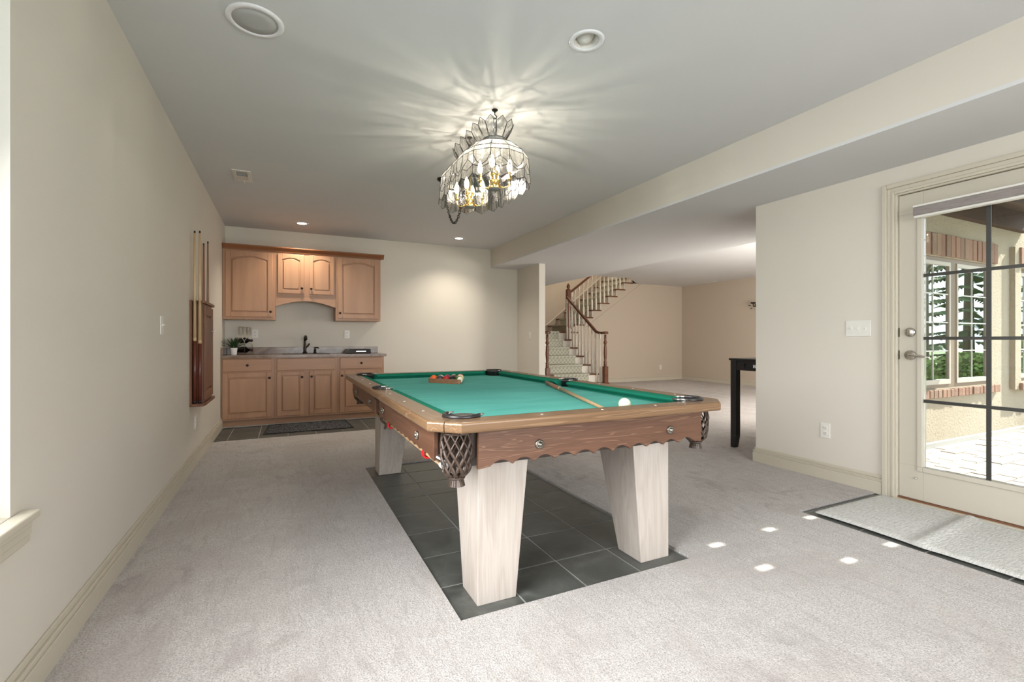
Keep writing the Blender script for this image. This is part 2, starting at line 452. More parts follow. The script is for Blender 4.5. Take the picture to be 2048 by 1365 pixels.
def cells(mb, axis, d0, d1, a0, a1, z0, z1, holes, mi=0):
    """a wall slab with rectangular holes; axis is its thickness direction"""
    A = sorted({a0, a1, *[h[0] for h in holes], *[h[1] for h in holes]})
    Z = sorted({z0, z1, *[h[2] for h in holes], *[h[3] for h in holes]})
    for i in range(len(A)-1):
        for j in range(len(Z)-1):
            ca, cz = (A[i]+A[i+1])/2, (Z[j]+Z[j+1])/2
            if any(h[0] < ca < h[1] and h[2] < cz < h[3] for h in holes): continue
            if axis == 'X': mb.box((d0, A[i], Z[j]), (d1, A[i+1], Z[j+1]), mi)
            elif axis == 'Y': mb.box((A[i], d0, Z[j]), (A[i+1], d1, Z[j+1]), mi)
            else: mb.box((A[i], Z[j], d0), (A[i+1], Z[j+1], d1), mi)
    return mb

XL, XD, YB, ZC, ZS, ZH = -.69, 3.704, 7.02, 2.53, 2.233, 2.503
Y0 = -2.4
XB = 3.0            # face of the soffit
XH, YH, YF = 9.638, 9.45, 10.72

# ------------------------------------------------------------------ floor: slab, tiles, carpet
INL = [(.597, 1.785, 1.68, 4.06), (XL, 1.30, 5.72, 6.64), (2.86, XD, .0, 1.855)]
fl = MB(); fl.box((XL-.2, Y0-.2, -.25), (XD+.12, YB+.2, -.0012)); fl.box((XD+.12, 2.5, -.25), (XH+.2, YF+.2, -.003)); fl.box((XL, YB+.2, -.25), (XD+.12, YF+.2, -.003))
floor = fl.build('floor', 'grout', kind='structure', label='grey screed floor under carpet and dark tile inlays', origin=(0, 0, 0))
cp = MB()
cells(cp, 'Z', -.002, .013, XL, XD, Y0, YB, INL)
cp.box((XD, 2.78, -.002), (XH, YF, .013)); cp.box((3.48, YB, -.002), (XD, YF, .013))
cp.build('carpet', 'carpet', floor, label='pinkish beige cut pile carpet')
def tiles(x0, x1, y0, y1, xs, ys, g=.0072):
    for i in range(len(xs)-1):
        for j in range(len(ys)-1):
            a, b, c, d = max(x0, xs[i]+g/2), min(x1, xs[i+1]-g/2), max(y0, ys[j]+g/2), min(y1, ys[j+1]-g/2)
            if b-a < .01 or d-c < .01: continue
            t = MB(); t.box((a, c, -.012), (b, d, .0015)); t.build('tile', 'slate', floor, .0015, seg=1)
T = .3025
tiles(*INL[0], [.882+.2985*(k-1) for k in range(5)], [1.959+T*(k-1) for k in range(9)])
tiles(*INL[1], [-.552+.2925*(k-1) for k in range(9)], [5.62+T*k for k in range(5)])
tiles(*INL[2], [3.06+T*(k-1) for k in range(5)], [.02+T*k for k in range(8)])

# ------------------------------------------------------------------ walls and ceilings
def struct(mb, name, mat, label=None, parent=None, bevel=0, origin=(0, 0, 0)):
    return mb.build(name, mat, parent, bevel, kind=None if parent else 'structure', label=label, origin=None if parent else origin)
WIN_L = (.2, 1.791, .575, 2.32)
struct(cells(MB(), 'X', XL-.17, XL, Y0, YB, 0, ZC, [WIN_L]), 'wall_left', 'wall', 'long cream painted wall on the left')
struct(MB().box((XL-.17, YB, 0), (3.48, YB+.12, ZC)), 'wall_back', 'wall', 'cream end wall behind the wet bar')
struct(MB().box((3.48, 6.27, 0), (3.586, YF, ZH+.03)), 'wall_partition', 'wall', 'short cream wall end between bar and stair hall')
struct(cells(MB(), 'X', XD, XD+.12, Y0, 2.78, 0, ZS+.02, [(.81, 1.735, -.1, 2.045)]), 'wall_right', 'wall', 'cream wall holding the glazed patio door')
struct(cells(MB(), 'Y', Y0-.15, Y0, XL-.17, XD+.12, 0, ZC, [(-.2, 3.2, .5, 2.2)]), 'wall_rear', 'wall', 'cream wall behind the viewer with a wide window')
struct(MB().box((XL-.17, Y0-.15, ZC), (XB, YB+.12, ZC+.12)), 'ceiling', 'ceiling', 'flat pale grey main ceiling')
so = MB()
so.box((XB, Y0-.15, ZS+.02), (XB+.02, YB, ZC+.12), 0)
so.box((XB, Y0-.15, ZS), (XD+.14, YF, ZS+.02), 1)
so.box((XD+.14, 2.75, ZS), (5.04, YF, ZS+.02), 1)
so.box((5.02, 2.75, ZS+.02), (5.04, YF, ZH+.1), 0)
struct(so, 'ceiling_soffit', ['wall', 'ceiling'], 'dropped soffit with cream side and pale underside')
# hall ceiling with the stair opening (diagonal corner)
hc = MB()
hc.box((5.04, 2.6, ZH), (XH+.15, 8.66, ZH+.28))
hc.prism([(7.2, 8.66), (XH+.15, 8.66), (XH+.15, YF), (8.1, YF), (8.1, 9.45)], 'Z', ZH, ZH+.28)
struct(hc, 'ceiling_hall', 'ceiling', 'pale ceiling of the stair hall with stair opening')
struct(MB().box((XH, 2.5, 0), (XH+.12, YF, ZH)), 'wall_hall_right', 'wall_hall', 'tan end wall of the stair hall')
# front wall of the hall with the two outside windows
W2 = (5.30, 7.465, .55, 1.955); W3 = (8.12, 9.40, .55, 1.955)
struct(cells(MB(), 'Y', 2.62, 2.74, XD+.12, XH, 0, ZH, [W2, W3]), 'wall_hall_front', 'wall_hall', 'tan window wall of the stair hall')
# far stair wall, stair side wall following the steps
RISE, RUN = .18, .245
def nose(k): return 6.22+RUN*(k-8)
struct(MB().box((3.586, YF, 0), (XH+.12, YF+.12, 5.2)), 'wall_hall_back', 'wall_hall', 'tan wall behind the stairs')
sw = [(5.98, 0), (XH, 0), (XH, ZH), (nose(15)+.30, ZH)]
for k in range(15, 7, -1):
    sw += [(nose(k)+.02+RUN, RISE*k-.028), (nose(k)+.02, RISE*k-.028)] if k < 15 else [(nose(k)+.02+RUN, ZH), (nose(k)+.02+RUN, RISE*k-.2), (nose(k)+.02, RISE*k-.2)]
sw = [(5.98, 0), (XH, 0), (XH, ZH), (nose(14)+.02+RUN, ZH)]
for k in range(14, 7, -1): sw += [(nose(k)+.02+RUN, min(ZH, RISE*k-.028)), (nose(k)+.02, RISE*k-.028)]
sw += [(5.98, RISE*7-.03)]
clean = [sw[0]]
for q in sw[1:]:
    if (Vector(q)-Vector(clean[-1])).length > 1e-4: clean.append(q)
wsd = struct(MB().prism(clean, 'Y', YH, YH+.10), 'wall_stair_side', 'wall_hall', 'tan wall under the upper stair flight')
tr = MB(); a = Vector((nose(7)+.18, 1.12)); b = Vector((nose(14)+.55, 2.50)); d = (b-a).normalized(); nrm = Vector((-d.y, d.x))*.012
tr.prism([tuple(a), tuple(b), tuple(b+nrm), tuple(a+nrm)], 'Y', YH-.010, YH); tr.build('stringer_moulding', 'wall_hall', wsd)
su = MB()
su.box((5.0, 8.40, ZH+.28), (8.6, 8.52, 5.2)); su.box((8.3, 8.52, ZH+.28), (8.42, YF, 5.2)); su.box((4.9, 8.40, ZH+.1), (5.02, YF, 5.2)); su.box((4.9, 8.40, 5.2), (8.6, YF+.12, 5.3))
struct(su, 'wall_stairwell_upper', 'wall_hall', 'tan walls of the stairwell above the hall ceiling')

def baseboard(name, ax, pos, sgn, a0, a1, mat='trim', label='beige stepped baseboard'):
    mb = MB()
    for t, z0, z1 in ((.019, .004, .092), (.014, .092, .104), (.017, .104, .113), (.008, .113, .136)):
        if ax == 'X': mb.box((pos, a0, z0), (pos+sgn*t, a1, z1))
        else: mb.box((a0, pos, z0), (a1, pos+sgn*t, z1))
    return struct(mb, name, mat, label, bevel=.003)
baseboard('baseboard_left', 'X', XL, 1, Y0, 6.60, label='beige stepped baseboard along the left wall')
baseboard('baseboard_back', 'Y', YB, -1, 1.24, 3.47, label='beige baseboard on the end wall')
baseboard('baseboard_right', 'X', XD, -1, 1.81, 2.78, label='beige stepped baseboard beside the patio door')
bb = MB()
for t, z0, z1 in ((.019, .004, .092), (.014, .092, .104), (.017, .104, .113), (.008, .113, .136)):
    bb.box((XD-t, 2.78, z0), (XD+.12, 2.78+t, z1))
struct(bb, 'baseboard_right_end', 'trim', 'beige baseboard wrapping the wall end', bevel=.003)
bb = MB()
for t, z0, z1 in ((.019, .004, .092), (.014, .092, .104), (.017, .104, .113), (.008, .113, .136)):
    bb.box((3.48-t, 6.27-t, z0), (3.586, 6.27, z1)); bb.box((3.48-t, 6.27, z0), (3.48, YB, z1))
struct(bb, 'baseboard_partition', 'trim', 'beige baseboard round the partition end', bevel=.003)
baseboard('baseboard_hall_back', 'Y', YH, -1, 6.0, XH, label='beige baseboard under the stairs')
baseboard('baseboard_hall_right', 'X', XH, -1, 2.76, YH-.02, label='beige baseboard on the hall end wall')

# ------------------------------------------------------------------ left window (window_1)
wy0, wy1, wz0, wz1 = WIN_L
fr = MB(); X = XL-.15
cells(fr, 'X', X, X+.05, wy0, wy1, wz0, wz1, [(wy0+.06, (wy0+wy1)/2-.03, wz0+.06, wz1-.06), ((wy0+wy1)/2+.03, wy1-.06, wz0+.06, wz1-.06)])
win1 = struct(fr, 'window_1', 'white', 'white window frame set in the left wall', bevel=.004)
for a, b in ((wy0+.06, (wy0+wy1)/2-.03), ((wy0+wy1)/2+.03, wy1-.06)):
    MB().box((X+.02, a, wz0+.06), (X+.026, b, wz1-.06)).build('pane', 'glass', win1)
sl = MB(); sl.box((XL-.10, wy0, wz0-.02), (XL+.001, wy1, wz0+.001)); sl.box((XL, wy0-.06, wz0-.022), (XL+.045, wy1+.058, wz0))
sl.build('sill', 'trim', win1, .005)
sl = MB(); sl.box((XL, wy0-.05, wz0-.045), (XL+.030, wy1+.050, wz0-.022)); sl.box((XL, wy0-.055, wz0-.070), (XL+.024, wy1+.062, wz0-.045)); sl.box((XL, wy0-.06, wz0-.095), (XL+.018, wy1+.068, wz0-.070))
sl.build('sill_apron', 'trim', win1, .004)
# rear window
fr = MB(); cells(fr, 'Y', Y0-.13, Y0-.08, -.2, 3.2, .5, 2.2, [(-.14, .9, .56, 2.14), (.96, 2.04, .56, 2.14), (2.10, 3.14, .56, 2.14)])
win4 = struct(fr, 'window_4', 'white', 'wide white window frame behind the viewer', bevel=.004)
for a, b in ((-.14, .9), (.96, 2.04), (2.10, 3.14)):
    MB().box((a, Y0-.11, .56), (b, Y0-.104, 2.14)).build('pane', 'glass', win4)

# ------------------------------------------------------------------ patio door (door_1)
D0, D1, DZ = .83, 1.719, 2.032
cs = MB()
for t, o0, o1 in ((.012, .004, .016), (.020, .016, .034), (.015, .034, .060), (.024, .060, .088)):
    cs.box((XD, D1+o0, 0), (XD-t, D1+o1, DZ+o1)); cs.box((XD, D0-o0, 0), (XD-t, D0-o1, DZ+o1)); cs.box((XD, D0-o0, DZ+o0), (XD-t, D1+o0, DZ+o1))
cs.box((XD, D1+.003, .0), (XD+.12, D1+.016, DZ+.013)); cs.box((XD, D0-.003, .0), (XD+.12, D0-.016, DZ+.013)); cs.box((XD, D0-.016, DZ+.004), (XD+.12, D1+.016, DZ+.014))
door = struct(cs, 'door_1', 'trim', 'beige moulded casing of the glazed patio door', bevel=.003)
G0, G1, GZ0, GZ1 = .963, 1.587, .245, 1.90
X0, X1 = XD+.006, XD+.048
lf = MB(); cells(lf, 'X', X0, X1, D0, D1, .028, DZ, [(G0, G1, GZ0, GZ1)])
leaf = lf.build('door_panel', 'doorpaint', door, .002)
gb = MB(); cells(gb, 'X', X0-.010, X0+.002, G0-.030, G1+.030, GZ0-.030, GZ1+.030, [(G0, G1, GZ0, GZ1)])
gb.build('glazing_frame', 'doorpaint', leaf, .004)
ym = 1.275; zr = [GZ0, .674, 1.08, 1.486, GZ1]
for i in range(2):
    for j in range(4):
        a, b = (G0, ym) if i == 0 else (ym, G1)
        MB().box((X0+.018, a+.001, zr[j]+.001), (X0+.023, b-.001, zr[j+1]-.001)).build('pane', 'glass', door)
mu = MB(); mu.box((X0+.008, ym-.011, GZ0), (X0+.016, ym+.011, GZ1)); mu.build('muntin', plain('dark_grille_bar', (.035, .033, .028), .4), door)
GR = bpy.data.materials['dark_grille_bar']
for z in zr[1:4]: MB().box((X0+.006, G0, z-.010), (X0+.017, G1, z+.010)).build('muntin', GR, door)
th = MB(); th.box((XD-.03, D0-.02, .002), (XD+.12, D1+.02, .016)); th.build('threshold', 'trim', door, .004)
MB().box((XD-.004, D0-.012, .016), (XD+.10, D1+.012, .027)).build('sill_strip', wood('threshold_oak', (.12, .05, .025), (.22, .10, .05), 'Y'), door)
hd = MB(); hd.lathe([(.0, -.004), (.031, -.004), (.033, .0), (.030, .010), (.012, .014), (.011, .045), (.0, .046)], (X0, 1.655, .969), 20, 'X'); 
hd.v = [(2*X0-x, y, z) for x, y, z in hd.v]; hd.f = [f[::-1] for f in hd.f]
hd.tube([(X0-.038, 1.655, .969), (X0-.044, 1.640, .970), (X0-.046, 1.60, .967), (X0-.044, 1.56, .962), (X0-.046, 1.535, .958)], [.010, .010, .008, .007, .006], 10)
hd.build('lever_handle', 'nickel', leaf)
db = MB(); db.lathe([(.0, 0), (.030, 0), (.031, -.008), (.026, -.014), (.012, -.016), (.0, -.016)], (X0, 1.655, 1.12), 20, 'X'); db.box((X0-.028, 1.647, 1.104), (X0-.014, 1.663, 1.136)); db.build('deadbolt', 'nickel', leaf)
MB().box((X0-.002, D1-.004, .94), (X0+.03, D1+.0035, 1.00)).build('latch_plate', 'bronze', leaf)
MB().box((X0-.002, D1-.004, 1.09), (X0+.03, D1+.0035, 1.15)).build('latch_plate', 'bronze', leaf)
MB().lathe([(0, 0), (.007, 0), (.007, -.006), (.004, -.014), (0, -.015)], (X0, 1.622, .168), 10, 'X').build('blind_clip', 'chrome', leaf)
# blind on the door
bl = thing('roller_blind', 'grey woven roller blind cassette across the top of the patio door', 'blind', (3.68, 1.275, 1.86))
MB().box((3.645, .945, 1.868), (3.699, 1.612, 1.922)).build('cassette', 'greyblind', bl, .003)
MB().box((3.643, .943, 1.922), (3.699, 1.614, 1.935)).build('top_rail', 'white', bl, .003)
MB().box((3.646, .946, 1.853), (3.690, 1.611, 1.868)).build('bottom_rail', 'white', bl, .004)

# ------------------------------------------------------------------ outside: wall with brick trimmed windows, patio, deck, planting
we = MB(); cells(we, 'Y', 2.54, 2.62, XD+.12, 11.6, -.08, 2.9, [W2, W3])
wext = struct(we, 'wall_exterior', 'stucco', 'tan stucco outside wall beyond the patio door')
su = MB(); cells(su, 'Y', 2.488, 2.54, 7.956, 9.60, .47, 2.20, [(W3[0], W3[1], W3[2], W3[3])]); su.build('window_surround', 'stucco', wext)
bprot = {}
def bricks(x0, x1, z0, z1, y, pitch, zt=0):
    n = round((x1-x0)/pitch)
    for i in range(n):
        a = x0+i*pitch+.006; b = x0+(i+1)*pitch-.006; p = random.uniform(0, .012)
        m = MB(); m.box((a, y-.012-p, z0+random.uniform(0, .006)), (b, y+.01, z1-random.uniform(0, .006)))
        m.build('brick', 'brick', wext, .004, seg=1)
bricks(5.16, 7.60, 1.965, 2.20, 2.54, .1016)
bricks(5.16, 7.60, .455, .545, 2.525, .085)
bricks(8.06, 9.56, 1.965, 2.20, 2.488, .1)
bricks(8.06, 9.56, .455, .545, 2.475, .085)
def ext_window(name, w_, mull, cols, label):
    x0, x1, z0, z1 = w_
    xs = [x0]+mull+[x1]
    sashes = []
    e = .045
    for i in range(len(xs)-1):
        a = xs[i]+(.07 if i else .05); b = xs[i+1]-(.07 if i < len(xs)-2 else .05)
        sashes.append((a, b))
    f = MB(); cells(f, 'Y', 2.555, 2.61, x0, x1, z0, z1, [(a, b, z0+e, z1-e) for a, b in sashes])
    o = struct(f, name, 'windowwood', label)
    for a, b in sashes:
        f = MB(); cells(f, 'Y', 2.545, 2.575, a, b, z0+e, z1-e, [(a+.03, b-.03, z0+e+.05, z1-e-.04)]); f.build('sash', 'sashwood', o)
        MB().box((a+.03, 2.562, z0+e+.05), (b-.03, 2.566, z1-e-.04)).build('pane', 'mirrorglass', o)
        g = MB(); m = (a+b)/2; g.box((m-.006, 2.555, z0+e+.05), (m+.006, 2.561, z1-e-.04))
        for q in range(1, 4):
            zz = z0+e+.05+(z1-z0-2*e-.09)*q/4; g.box((a+.03, 2.555, zz-.006), (b-.03, 2.561, zz+.006))
        g.build('muntin', 'white', o)
    return o
ext_window('window_2', W2, [5.76, 6.60], 2, 'brown framed window under brick lintel seen through the patio door')
ext_window('window_3', W3, [8.76], 2, 'brown framed window in projecting surround farther along the outside wall')
pt = MB(); pt.box((XD+.12, -6, -.25), (12, 2.54, -.062))
patio = struct(pt, 'patio', 'grout', 'pale paver patio outside the door')
PX, PY = .245, .125
cand = []
for j in range(0, 34):
    y = 2.53-PY*(j+1)
    for i in range(-1, 34):
        x = 3.86+PX*(i+(j % 2)*.5)
        cx, cy = x+PX/2, y+PY/2
        if cx < 3.9 or cy < .4: continue
        r = cx/cy
        if 2.15 < r < 4.2: cand.append((math.hypot(cx, cy), x, y))
cand.sort()
for _, x, y in cand[:298]:
    h = random.uniform(-.004, .004)
    MB().box((x+.004, y+.004, -.11), (x+PX-.004, y+PY-.004, -.05+h)).build('paver', 'paver', patio, .004, seg=1)
rest = MB()
for j in range(0, 60):
    y = 2.53-PY*(j+1)
    for i in range(-1, 34):
        x = 3.86+PX*(i+(j % 2)*.5)
        rest.box((x+.004, y+.004, -.11), (x+PX-.004, y+PY-.004, -.052)) if (x, y) not in {(c[1], c[2]) for c in cand[:298]} else None
r_ = rest.build('paving', 'paver', patio, kind='stuff')
struct(MB().box((12, -40, -.5), (60, 40, -.09)).box((-20, -60, -.5), (12, -6, -.09)), 'ground_lawn', 'lawn', 'green lawn beyond the patio')
# deck overhead: joists, boards outlined and holed to place its shadow and sun spots
sd = Vector((1, -.24, .9))
ZD = 2.62
spots = [(2.437, 1.742), (2.012, 1.728), (2.0, 1.459), (2.434, 1.331), (2.82, 1.752), (2.816, 1.34)]
holes = []
for x, y in spots:
    t = ZD/.9; hx, hy = x+t, y-.24*t; holes.append((hx-.052, hx+.052, hy-.024, hy+.024))
dk = struct(MB().box((3.83, 2.46, ZD-.22), (8.3, 2.535, ZD)), 'deck', 'deckwood', 'dark brown timber deck overhead outside')
hx_s = sorted({round((h[0]+h[1])/2, 2) for h in holes})
cols = sorted([(min(h[0] for h in g), max(h[1] for h in g), [(h[2], h[3]) for h in g]) for g in
               [[h for h in holes if abs((h[0]+h[1])/2-c) < .06] for c in (4.92, 5.345, 5.73)]])
def plank(x0, x1, y0, y1): MB().box((x0, y0, ZD), (x1, y1, ZD+.03)).build('plank', 'deckwood', dk)
x = 3.83
for c0, c1, hs in cols:
    n = max(1, round((c0-x)/.14)); st = (c0-x)/n
    for i in range(n): plank(x+i*st, x+(i+1)*st, -2.6, 2.538)
    yy = -2.6
    for h0, h1 in sorted(hs): plank(c0, c1, yy, h0); yy = h1
    plank(c0, c1, yy, 2.538); x = c1
n = round((6.9-x)/.14); st = (6.9-x)/n
for i in range(n): plank(x+i*st, x+(i+1)*st, -2.6, 2.538)
n = 10; st = (8.3-6.9)/n
for i in range(n): plank(6.9+i*st, 6.9+(i+1)*st, 1.85, 2.538)
for yj in (2.05, 1.63, 1.25, .88, .44, 0, -.42, -.84, -1.26, -1.68):
    MB().box((3.83, yj-.02, ZD-.19), (8.3 if yj > 1.85 else 6.9, yj+.02, ZD-.001)).build('joist', 'deckwood', dk)
# landscape stone
def blob(c, r, seed, n1=9, n2=12, amp=.25):
    rnd = random.Random(seed); mb = MB(); vs = []; fs = []
    for i in range(n1+1):
        t = PI*i/n1
        for j in range(n2):
            p = 2*PI*j/n2; q = 1+amp*(rnd.random()-.5)*(1 if 0 < i < n1 else 0)
            vs.append((c[0]+r[0]*q*math.sin(t)*math.cos(p), c[1]+r[1]*q*math.sin(t)*math.sin(p), c[2]+r[2]*q*math.cos(t)))
    for i in range(n1):
        for j in range(n2):
            fs.append((i*n2+j, (i+1)*n2+j, (i+1)*n2+(j+1) % n2, i*n2+(j+1) % n2))
    return mb._add(vs, fs, True)
blob((8.45, 2.22, .10), (.22, .18, .17), 4).build('landscape_stone', 'stone', label='pale rounded stone on the patio by the outside wall', cat='stone')
# trees that the outside windows mirror
def conifer(x, y, h, seed, label):
    rnd = random.Random(seed); t = thing('conifer', label, 'tree', (x, y, -.09), 'trees mirrored in the outside windows')
    MB().tube([(x, y, -.09), (x, y, h)], [.16, .03], 8).build('trunk', 'bark', t)
    f = MB()
    for lv in range(20):
        z = .7+(h-.8)*lv/20; R = (h*.26)*(1-lv/21)
        for j in range(8):
            a = 2*PI*j/8+rnd.random(); L = R*rnd.uniform(.7, 1.1); dx, dy = math.cos(a), math.sin(a)
            for s_ in range(8):
                u0 = L*(.12+.11*s_); wd = .05+.012*s_
                ox, oy = -dy*wd*2.2, dx*wd*2.2
                p0 = (x+dx*u0, y+dy*u0, z-.10*u0); p1 = (x+dx*(u0+L*.16), y+dy*(u0+L*.16), z-.16*u0-.03)
                f.quad(p0, (p1[0]+ox, p1[1]+oy, p1[2]-.06), (p1[0], p1[1], p1[2]+.02)); f.quad(p0, (p1[0], p1[1], p1[2]+.02), (p1[0]-ox, p1[1]-oy, p1[2]-.06))
    f.build('foliage', 'needle', t, kind='stuff')
conifer(18.6, -1.7, 7.6, 1, 'tall conifer behind the lawn, mirrored in the right casement of the near window')
conifer(23.5, -7.6, 8.0, 2, 'dark conifer farther back, mirrored at the left of the near window')
conifer(27.5, -1.6, 8.6, 3, 'distant conifer beyond the others, mirrored in the far outside window')
def bare(x, y, h, seed, label):
    rnd = random.Random(seed); t = thing('bare_tree', label, 'tree', (x, y, -.09))
    MB().tube([(x, y, -.09), (x+.1, y, h*.4), (x, y+.1, h)], [.26, .20, .05], 9).build('trunk', 'bark', t)
    b = MB()
    for i in range(22):
        z = h*rnd.uniform(.3, .95); a = rnd.random()*2*PI; L = rnd.uniform(.8, 2.2)*(1.2-z/h)
        p = Vector((x, y, z)); q = p+Vector((math.cos(a)*L*.5, math.sin(a)*L*.5, L*.5)); e = q+Vector((math.cos(a+.4)*L*.5, math.sin(a+.4)*L*.5, L*.35))
        b.tube([p, q, e], [.05, .03, .008], 5)
        b.tube([q, q+Vector((math.cos(a-.8)*L*.4, math.sin(a-.8)*L*.4, L*.3))], [.025, .006], 5)
    b.build('branches', 'bark', t)
bare(15.9, -1.80, 8, 5, 'leafless broad trunked tree on the lawn, mirrored in the left casement')
for i, (x, y, r, wh) in enumerate(((15.2, -.55, .62, 'nearest'), (13.6, -1.05, .62, 'second nearest'), (20.9, -5.2, 1.0, 'broad middle'), (22.6, -1.6, .9, 'most distant'))):
    o = MB(); rnd = random.Random(60+i)
    for q in range(1300):
        a, e = rnd.random()*2*PI, math.acos(rnd.uniform(-.6, 1)); rr = r*rnd.uniform(.6, 1.05)
        c = Vector((x+rr*math.sin(e)*math.cos(a), y+rr*math.sin(e)*math.sin(a), .55*r+rr*math.cos(e)*.8-.09))
        u = Vector((rnd.uniform(-1, 1), rnd.uniform(-1, 1), rnd.uniform(-1, 1))).normalized()*.055; v = u.orthogonal().normalized()*.045
        o.quad(c-u, c+v, c+u, c-v)
    o.build('shrub', 'shrubgreen', label=f'yellow green {wh} shrub on the lawn, mirrored in the outside window', cat='shrub', group='shrubs mirrored in the outside windows')

# ------------------------------------------------------------------ pool table
TX0, TX1, TY0, TY1 = .449, 1.89, 1.525, 4.15
CX, CY = (TX0+TX1)/2, (TY0+TY1)/2
ZT, ZR, ZB = .785, .746, .742
C = .095; IW = .095
pool = thing('pool_table', 'pool table with green cloth, carved walnut apron and whitewashed tapered legs', 'pool table', (CX, CY, 0))
ix0, ix1, iy0, iy1 = TX0+IW, TX1-IW, TY0+IW, TY1-IW
def arc(c, r, a0, a1, n=8): return [(c[0]+r*math.cos(math.radians(a0+(a1-a0)*i/n)), c[1]+r*math.sin(math.radians(a0+(a1-a0)*i/n))) for i in range(n+1)]
PR = .075; PO = .055
def mirror(poly, mx, my):
    p = [((2*CX-x) if mx else x, (2*CY-y) if my else y) for x, y in poly]
    return p[::-1] if mx != my else p
G = .0012
def round_outer(o, width):
    """round only the outer long edges of a rail"""
    me = o.data; at = me.attributes.new('bevel_weight_edge', 'FLOAT', 'EDGE')
    org = ORG[o.parent.name]
    def outer(v):
        x, y = v.co.x+org.x, v.co.y+org.y
        dx, dy = min(x-TX0, TX1-x), min(y-TY0, TY1-y)
        return dx < .001 or dy < .001 or dx+dy < C+.004
    for e in me.edges:
        a, b = me.vertices[e.vertices[0]], me.vertices[e.vertices[1]]
        if outer(a) and outer(b) and abs(a.co.z-b.co.z) < 1e-5: at.data[e.index].value = 1.0
    m = o.modifiers.new('bevel', 'BEVEL'); m.width = width; m.segments = 3; m.limit_method = 'WEIGHT'
# end rail (near), from the left corner seam to the right corner seam
c1 = (ix0+PO, iy0+PO)
half = [(TX0+C/2+G, TY0+C/2-G), (TX0+C, TY0)]
q = math.degrees(math.asin(PO/PR))
left_arc = [(x+G*.5, y) for x, y in arc(c1, PR, -180+45, -q)] if False else arc(c1, PR, -133.5, -q)
near = [(TX0+C/2+G, TY0+C/2-G), (TX0+C, TY0), (TX1-C, TY0), (TX1-C/2-G, TY0+C/2-G)] + mirror(left_arc, True, False)[::1][::-1][::-1] + left_arc[::-1]
# order: outer left to right, right arc (corner -> inner edge), left arc (inner edge -> corner)
ra = [((2*CX-x), y) for x, y in left_arc]
near = [(TX0+C/2+G, TY0+C/2-G), (TX0+C, TY0), (TX1-C, TY0), (TX1-C/2-G, TY0+C/2-G)] + ra + left_arc[::-1]
for my in (False, True):
    round_outer(MB().prism(mirror(near, False, my), 'Z', ZR, ZT).build('rail', 'rail_x', pool), .009)
sp = (ix0-.018, CY)                                              # side pocket centre
la = arc(c1, PR, 180+43.5, 90+q)                                 # corner arc going up to the inner edge
sr = .062; sq = math.degrees(math.acos((ix0-sp[0])/sr))
sarc = arc(sp, sr, -sq, -168, 8)
side = [(TX0, CY-G), (TX0, TY0+C), (TX0+C/2-G, TY0+C/2+G)] + la + sarc
side = [p for i, p in enumerate(side)] + [(sarc[-1][0], CY-G)]
for mx in (False, True):
    for my in (False, True):
        round_outer(MB().prism(mirror(side, mx, my), 'Z', ZR, ZT).build('rail', 'rail_y', pool), .009)
# cushions
NX = .052
def cush(poly_in, poly_out):
    """four corner plan: inner wood edge pair, nose pair"""
    (a, b), (c, d) = poly_in, poly_out
    mb = MB(); v = []
    for (p, q_) in ((a, c), (b, d)):
        P, Q = Vector((*p, 0)), Vector((*q_, 0))
        prof = [(0, ZT-.002), (.75, ZT-.006), (.96, ZT-.010), (1, ZT-.015), (.94, ZT-.021), (.55, ZB+.006), (.5, ZB), (0, ZB)]
        v += [tuple(P.lerp(Q, t)[:2])+(z,) for t, z in prof]
    n = 8; fs = [(i, (i+1) % n, n+(i+1) % n, n+i) for i in range(n)]+[tuple(range(n))[::-1], tuple(range(n, 2*n))]
    mb._add(v, fs); return mb
def mz(p, mx, my): return ((2*CX-p[0]) if mx else p[0], (2*CY-p[1]) if my else p[1])
e0 = ix0+PO+.050
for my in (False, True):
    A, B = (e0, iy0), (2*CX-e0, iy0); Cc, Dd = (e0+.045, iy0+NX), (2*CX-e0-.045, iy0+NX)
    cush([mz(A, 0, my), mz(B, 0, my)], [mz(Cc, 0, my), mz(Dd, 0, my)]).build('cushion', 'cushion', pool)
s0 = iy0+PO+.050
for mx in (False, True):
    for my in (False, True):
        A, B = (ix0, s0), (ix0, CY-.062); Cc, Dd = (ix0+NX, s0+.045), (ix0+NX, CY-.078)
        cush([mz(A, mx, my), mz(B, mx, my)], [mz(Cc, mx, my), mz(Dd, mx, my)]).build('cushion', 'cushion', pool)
# bed with the pocket corners cut away
bx0, by0 = ix0-.005, iy0-.005
ca = arc((ix0+.012, iy0+.012), .062, 0, 90, 6)
bed = [(x, y) for x, y in ca[::-1]]
# walk: near edge left->right etc
def corner(mx, my):
    p = [((2*CX-x) if mx else x, (2*CY-y) if my else y) for x, y in ca]
    return p
lft, rgt, far_r, far_l = corner(0, 0), corner(1, 0), corner(1, 1), corner(0, 1)
sh = arc((ix0-.012, CY), .052, 90, -90, 6)
shl = [(x, y) for x, y in sh]; shr = [(2*CX-x, y) for x, y in sh][::-1]
bed = lft[::-1][:0] + [(bx0, lft[-1][1])] + lft[::-1] + [(lft[0][0], by0), (rgt[0][0], by0)] + rgt + [(2*CX-bx0, rgt[-1][1])] + \
      [(2*CX-bx0, shr[0][1])] + shr + [(2*CX-bx0, shr[-1][1])] + \
      [(2*CX-bx0, far_r[-1][1])] + far_r[::-1] + [(far_r[0][0], 2*CY-by0), (far_l[0][0], 2*CY-by0)] + far_l + [(bx0, far_l[-1][1])] + \
      [(bx0, shl[0][1])] + shl + [(bx0, shl[-1][1])]
MB().prism(bed, 'Z', ZB-.025, ZB).build('cloth_bed', 'felt', pool)
